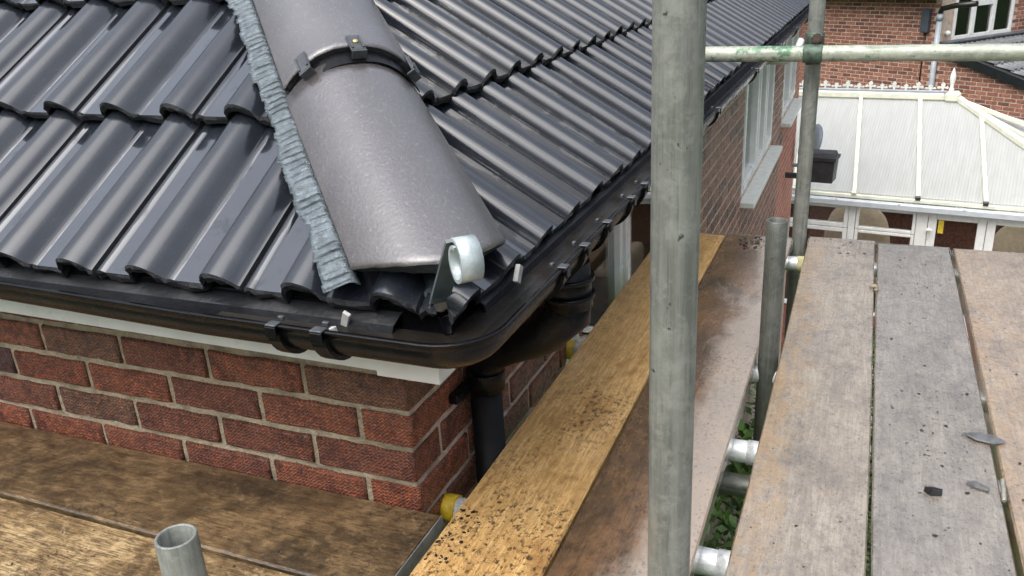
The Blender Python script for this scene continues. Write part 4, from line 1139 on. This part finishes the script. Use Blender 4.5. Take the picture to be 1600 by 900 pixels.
def nwall(mw, s0, s1, z0, z1, top, n_parts, hole=None, visz=-2.6):
    bm = bmesh.new()
    if hole is None:
        pts = [(s0, z0), (s1, z0), (s1, top(s1)), (s0, top(s0))]
        A = [bm.verts.new((x, .006, z)) for x, z in pts]; B = [bm.verts.new((x, .25, z)) for x, z in pts]
        bm.faces.new(A); bm.faces.new(B[::-1])
        for i in range(4): bm.faces.new((A[i], B[i], B[(i + 1) % 4], A[(i + 1) % 4]))
    else:
        a, b, c, d = hole
        bbox(bm, (s0, .006, z0), (a, .25, z1)); bbox(bm, (b, .006, z0), (s1, .25, z1)); bbox(bm, (a + .0001, .006, z0), (b - .0001, .25, c)); bbox(bm, (a + .0001, .006, d), (b - .0001, .25, z1))
    wl = obj('wall', from_bm('wall', bm, MORTAR_B), nh, mw)
    lst = []; k = 0; z = visz
    while z < z1 - .04:
        s = s0 + (.1125 if k % 2 else 0)
        while s < s1 - .2:
            c = s + .1075; ok = z + .04 < top(c) - .02
            if hole and hole[0] - .11 < c < hole[1] + .11 and hole[2] - .04 < z < hole[3] + .04: ok = False
            if ok: lst.append((c, z))
            s += .225
        z += .075; k += 1
    return wl, lst
VIEW = V((.695, -1.114, .739))
wl, l1 = nwall(N1, -9, -.0, GZ, -.3, lambda s: -.3, 0)
wx, l2 = nwall(N1, .0005, 4.2, GZ, 0, lambda s: -1.22 - .285 * max(0, s - .12), 0)
wu, l3 = nwall(N2, .26, 7.0, GZ, 1.2, lambda s: 1.2, 0, (.40, 2.25, -1.15, .0), -1.25)
for wobj, mw, ls, lim, keep in ((wl, N1, l1, 290, lambda s, z: -2.95 < s < 0 and -2.15 < z < -.35), (wx, N1, l2, 220, lambda s, z: s < 2.2 and z > -2.45), (wu, N2, l3, 40, lambda s, z: s < 3 and z < -.3)):
    nice = [q for q in ls if keep(*q)]; other = [q for q in ls if not keep(*q)]
    random.shuffle(nice)
    other += nice[lim:]; nice = nice[:lim]
    for s, z in nice: obj('brick', random.choice(FARB), wobj, mw @ M.Translation((s, random.uniform(-.002, .002), z)), far_col())
    bm = bmesh.new()
    for s, z in other:
        if z < 2.2: bbox(bm, (s - .1075, 0, z - .0325), (s + .1075, .05, z + .0325))
    if bm.faces:
        o = obj('bricks', from_bm('bricks', bm, BRICK_FAR), wobj, mw, (.24, .105, .07)); o['kind'] = 'stuff'
    else: bm.free()
# window of the neighbour
bm = bmesh.new(); a, b, c, d = .40, 2.25, -1.15, .0; t = .07
bbox(bm, (a, -.02, c), (a + t, .06, d), bev=.006); bbox(bm, (b - t, -.02, c), (b, .06, d), bev=.006); bbox(bm, (a + t, -.019, c), (b - t, .06, c + t), bev=.006); bbox(bm, (a + t, -.019, d - t), (b - t, .06, d), bev=.006)
for m in (.98, 1.60): bbox(bm, (m - .055, -.026, c + t), (m + .055, .06, d - t), bev=.006)
bbox(bm, (1.036, -.022, -.57), (1.544, .058, -.47), bev=.006)
nw = obj('window', from_bm('window', bm, WHITEP), nh, N2)
for p, q, z0, z1 in ((a + t, .925, c + t, d - t), (1.035, 1.545, c + t, -.572), (1.035, 1.545, -.468, d - t), (1.655, b - t, c + t, d - t)): box('pane', (p, .02, z0), (q, .026, z1), GLASS, nw, 0, N2)
box('sill', (a - .08, -.11, c - .07), (b + .08, .02, c - .002), WHITEP, nw, .006, N2)
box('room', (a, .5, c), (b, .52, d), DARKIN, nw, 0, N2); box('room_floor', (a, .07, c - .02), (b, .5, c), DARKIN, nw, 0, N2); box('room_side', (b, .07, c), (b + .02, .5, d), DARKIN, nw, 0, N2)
o = box('folded_towels', (1.72, .10, c + .10), (2.10, .30, c + .42), mat_plain('pale_towel', (.40, .34, .26), .9), None, .04, N2); tag(o, 'pale stack of folded cloth inside the neighbour window', 'cloth')
# lean-to roof: verge board, flashing and tiles
zf = -1.215
def lt(s1, s2, dz=0): return NO + e1 * s1 + e2 * s2 + V((0, 0, zf - .285 * max(0, s1 - .12) + dz))
# slope runs down along e1, courses run along e2
lr = obj('lean_to_roof', meshdata('lean_to_roof', [lt(.12, .02), lt(4.3, .02), lt(4.3, 5), lt(.12, 5)], [(0, 1, 2, 3)], TEDGE), nh)
beam('verge_board', lt(.06, -.06, -.06), lt(4.3, -.06, -.06), .05, .17, FELT, nh)
beam('flashing', lt(.13, .02, .06), lt(.13, 5, .06), .22, .03, BROWNROOF, nh)
bm = bmesh.new(); pr = [(-.15, 0), (-.13, .03), (-.10, .045), (-.07, .03), (-.05, 0), (.02, 0), (.04, .03), (.07, .045), (.10, .03), (.12, 0), (.15, 0)]
A = [bm.verts.new((x, 0, z + .03)) for x, z in pr]; B = [bm.verts.new((x, .38, z)) for x, z in pr]; Cc = [bm.verts.new((x, 0, z + .008)) for x, z in pr]
for i in range(len(pr) - 1): 
    bm.faces.new((A[i], A[i + 1], B[i + 1], B[i])).smooth = True; f = bm.faces.new((A[i], Cc[i], Cc[i + 1], A[i + 1])); f.material_index = 1
LT = from_bm('roof_tile', bm, [mat_plain('weathered_grey_tile', (.12, .125, .13), .5, .25, 20), TEDGE])
ups = (-e1 * 1 + V((0, 0, .285))).normalized()
for c in range(11):
    for i in range(9):
        p = lt(.55 + c * .32, .20 + i * .3, .01); xx = -e2; zz = xx.cross(ups).normalized()
        if zz.z < 0: xx = e2; zz = xx.cross(ups).normalized()
        mw = M((xx, ups, zz)).transposed().to_4x4(); mw.translation = p
        obj('roof_tile', LT, lr, mw)
# drainpipe in the corner, lamp beside it
bm = bmesh.new(); p0 = NO + n1 * .06 + e1 * .03 + V((0, 0, GZ)); tube(bm, [p0, p0 + V((0, 0, 3.48))], .05, 14); tube(bm, [p0 + V((0, 0, 3.35)), p0 + V((0, 0, 3.45))], .062, 14)
npd = obj('drainpipe', from_bm('drainpipe', bm, GREYP), nh)
bm = bmesh.new(); p = p0 + V((0, 0, 3.46)); tube(bm, [p, p + V((0, 0, .1)) + e1 * .03, p + V((0, 0, .16)) + e1 * .3, p + V((0, 0, .2)) + e1 * .7], .05, 12); obj('bend', from_bm('bend', bm, BLACKD), npd)
box('meter_box', (-.34, -.10, -.98), (-.18, -.001, -.55), mat_plain('slate_blue_box', (.05, .06, .075), .5, .2, 10), nh, .01, N1)
bm = bmesh.new(); tube(bm, [(-.27, -.012, -1.0), (-.27, -.012, -1.9)], .012, 8); obj('cable', from_bm('cable', bm, BLACKD), nh, N1)
lamp = N2 @ M.Translation((.20, -.06, -1.0)); bm = bmesh.new(); bmesh.ops.create_uvsphere(bm, u_segments=12, v_segments=8, radius=.05); bbox(bm, (-.02, .03, -.03), (.02, .06, .03)); obj('flue', from_bm('flue', bm, WHITEP, True), nh, lamp)
# eaves: unseen neighbour roofs added to darken tile reflections, dark soffit board
bm = bmesh.new(); A = [(-9, -.4, -.29), (.2, -.4, -.29), (.2, 3.6, 3.3), (-9, 3.6, 3.3), (.2, 7.6, -.29), (-9, 7.6, -.29)]
A = [bm.verts.new(p) for p in A]; bm.faces.new((A[0], A[1], A[2], A[3])); bm.faces.new((A[3], A[2], A[4], A[5]))
o = obj('unseen_roof', from_bm('unseen_roof', bm, TEDGE), nh, N1); o.modifiers.new('s', 'SOLIDIFY').thickness = -.08
bm = bmesh.new(); A = [(-.2, -.4, 1.21), (7.4, -.4, 1.21), (7.4, 4, 4.2), (-.2, 4, 4.2)]
bm.faces.new([bm.verts.new(p) for p in A])
o = obj('unseen_roof', from_bm('unseen_roof', bm, TEDGE), nh, N2); o.modifiers.new('s', 'SOLIDIFY').thickness = -.08
box('soffit', (-9, -.35, -.335), (-.06, -.001, -.29), mat_plain('brown_soffit', (.05, .035, .03), .6), nh, .004, N1)
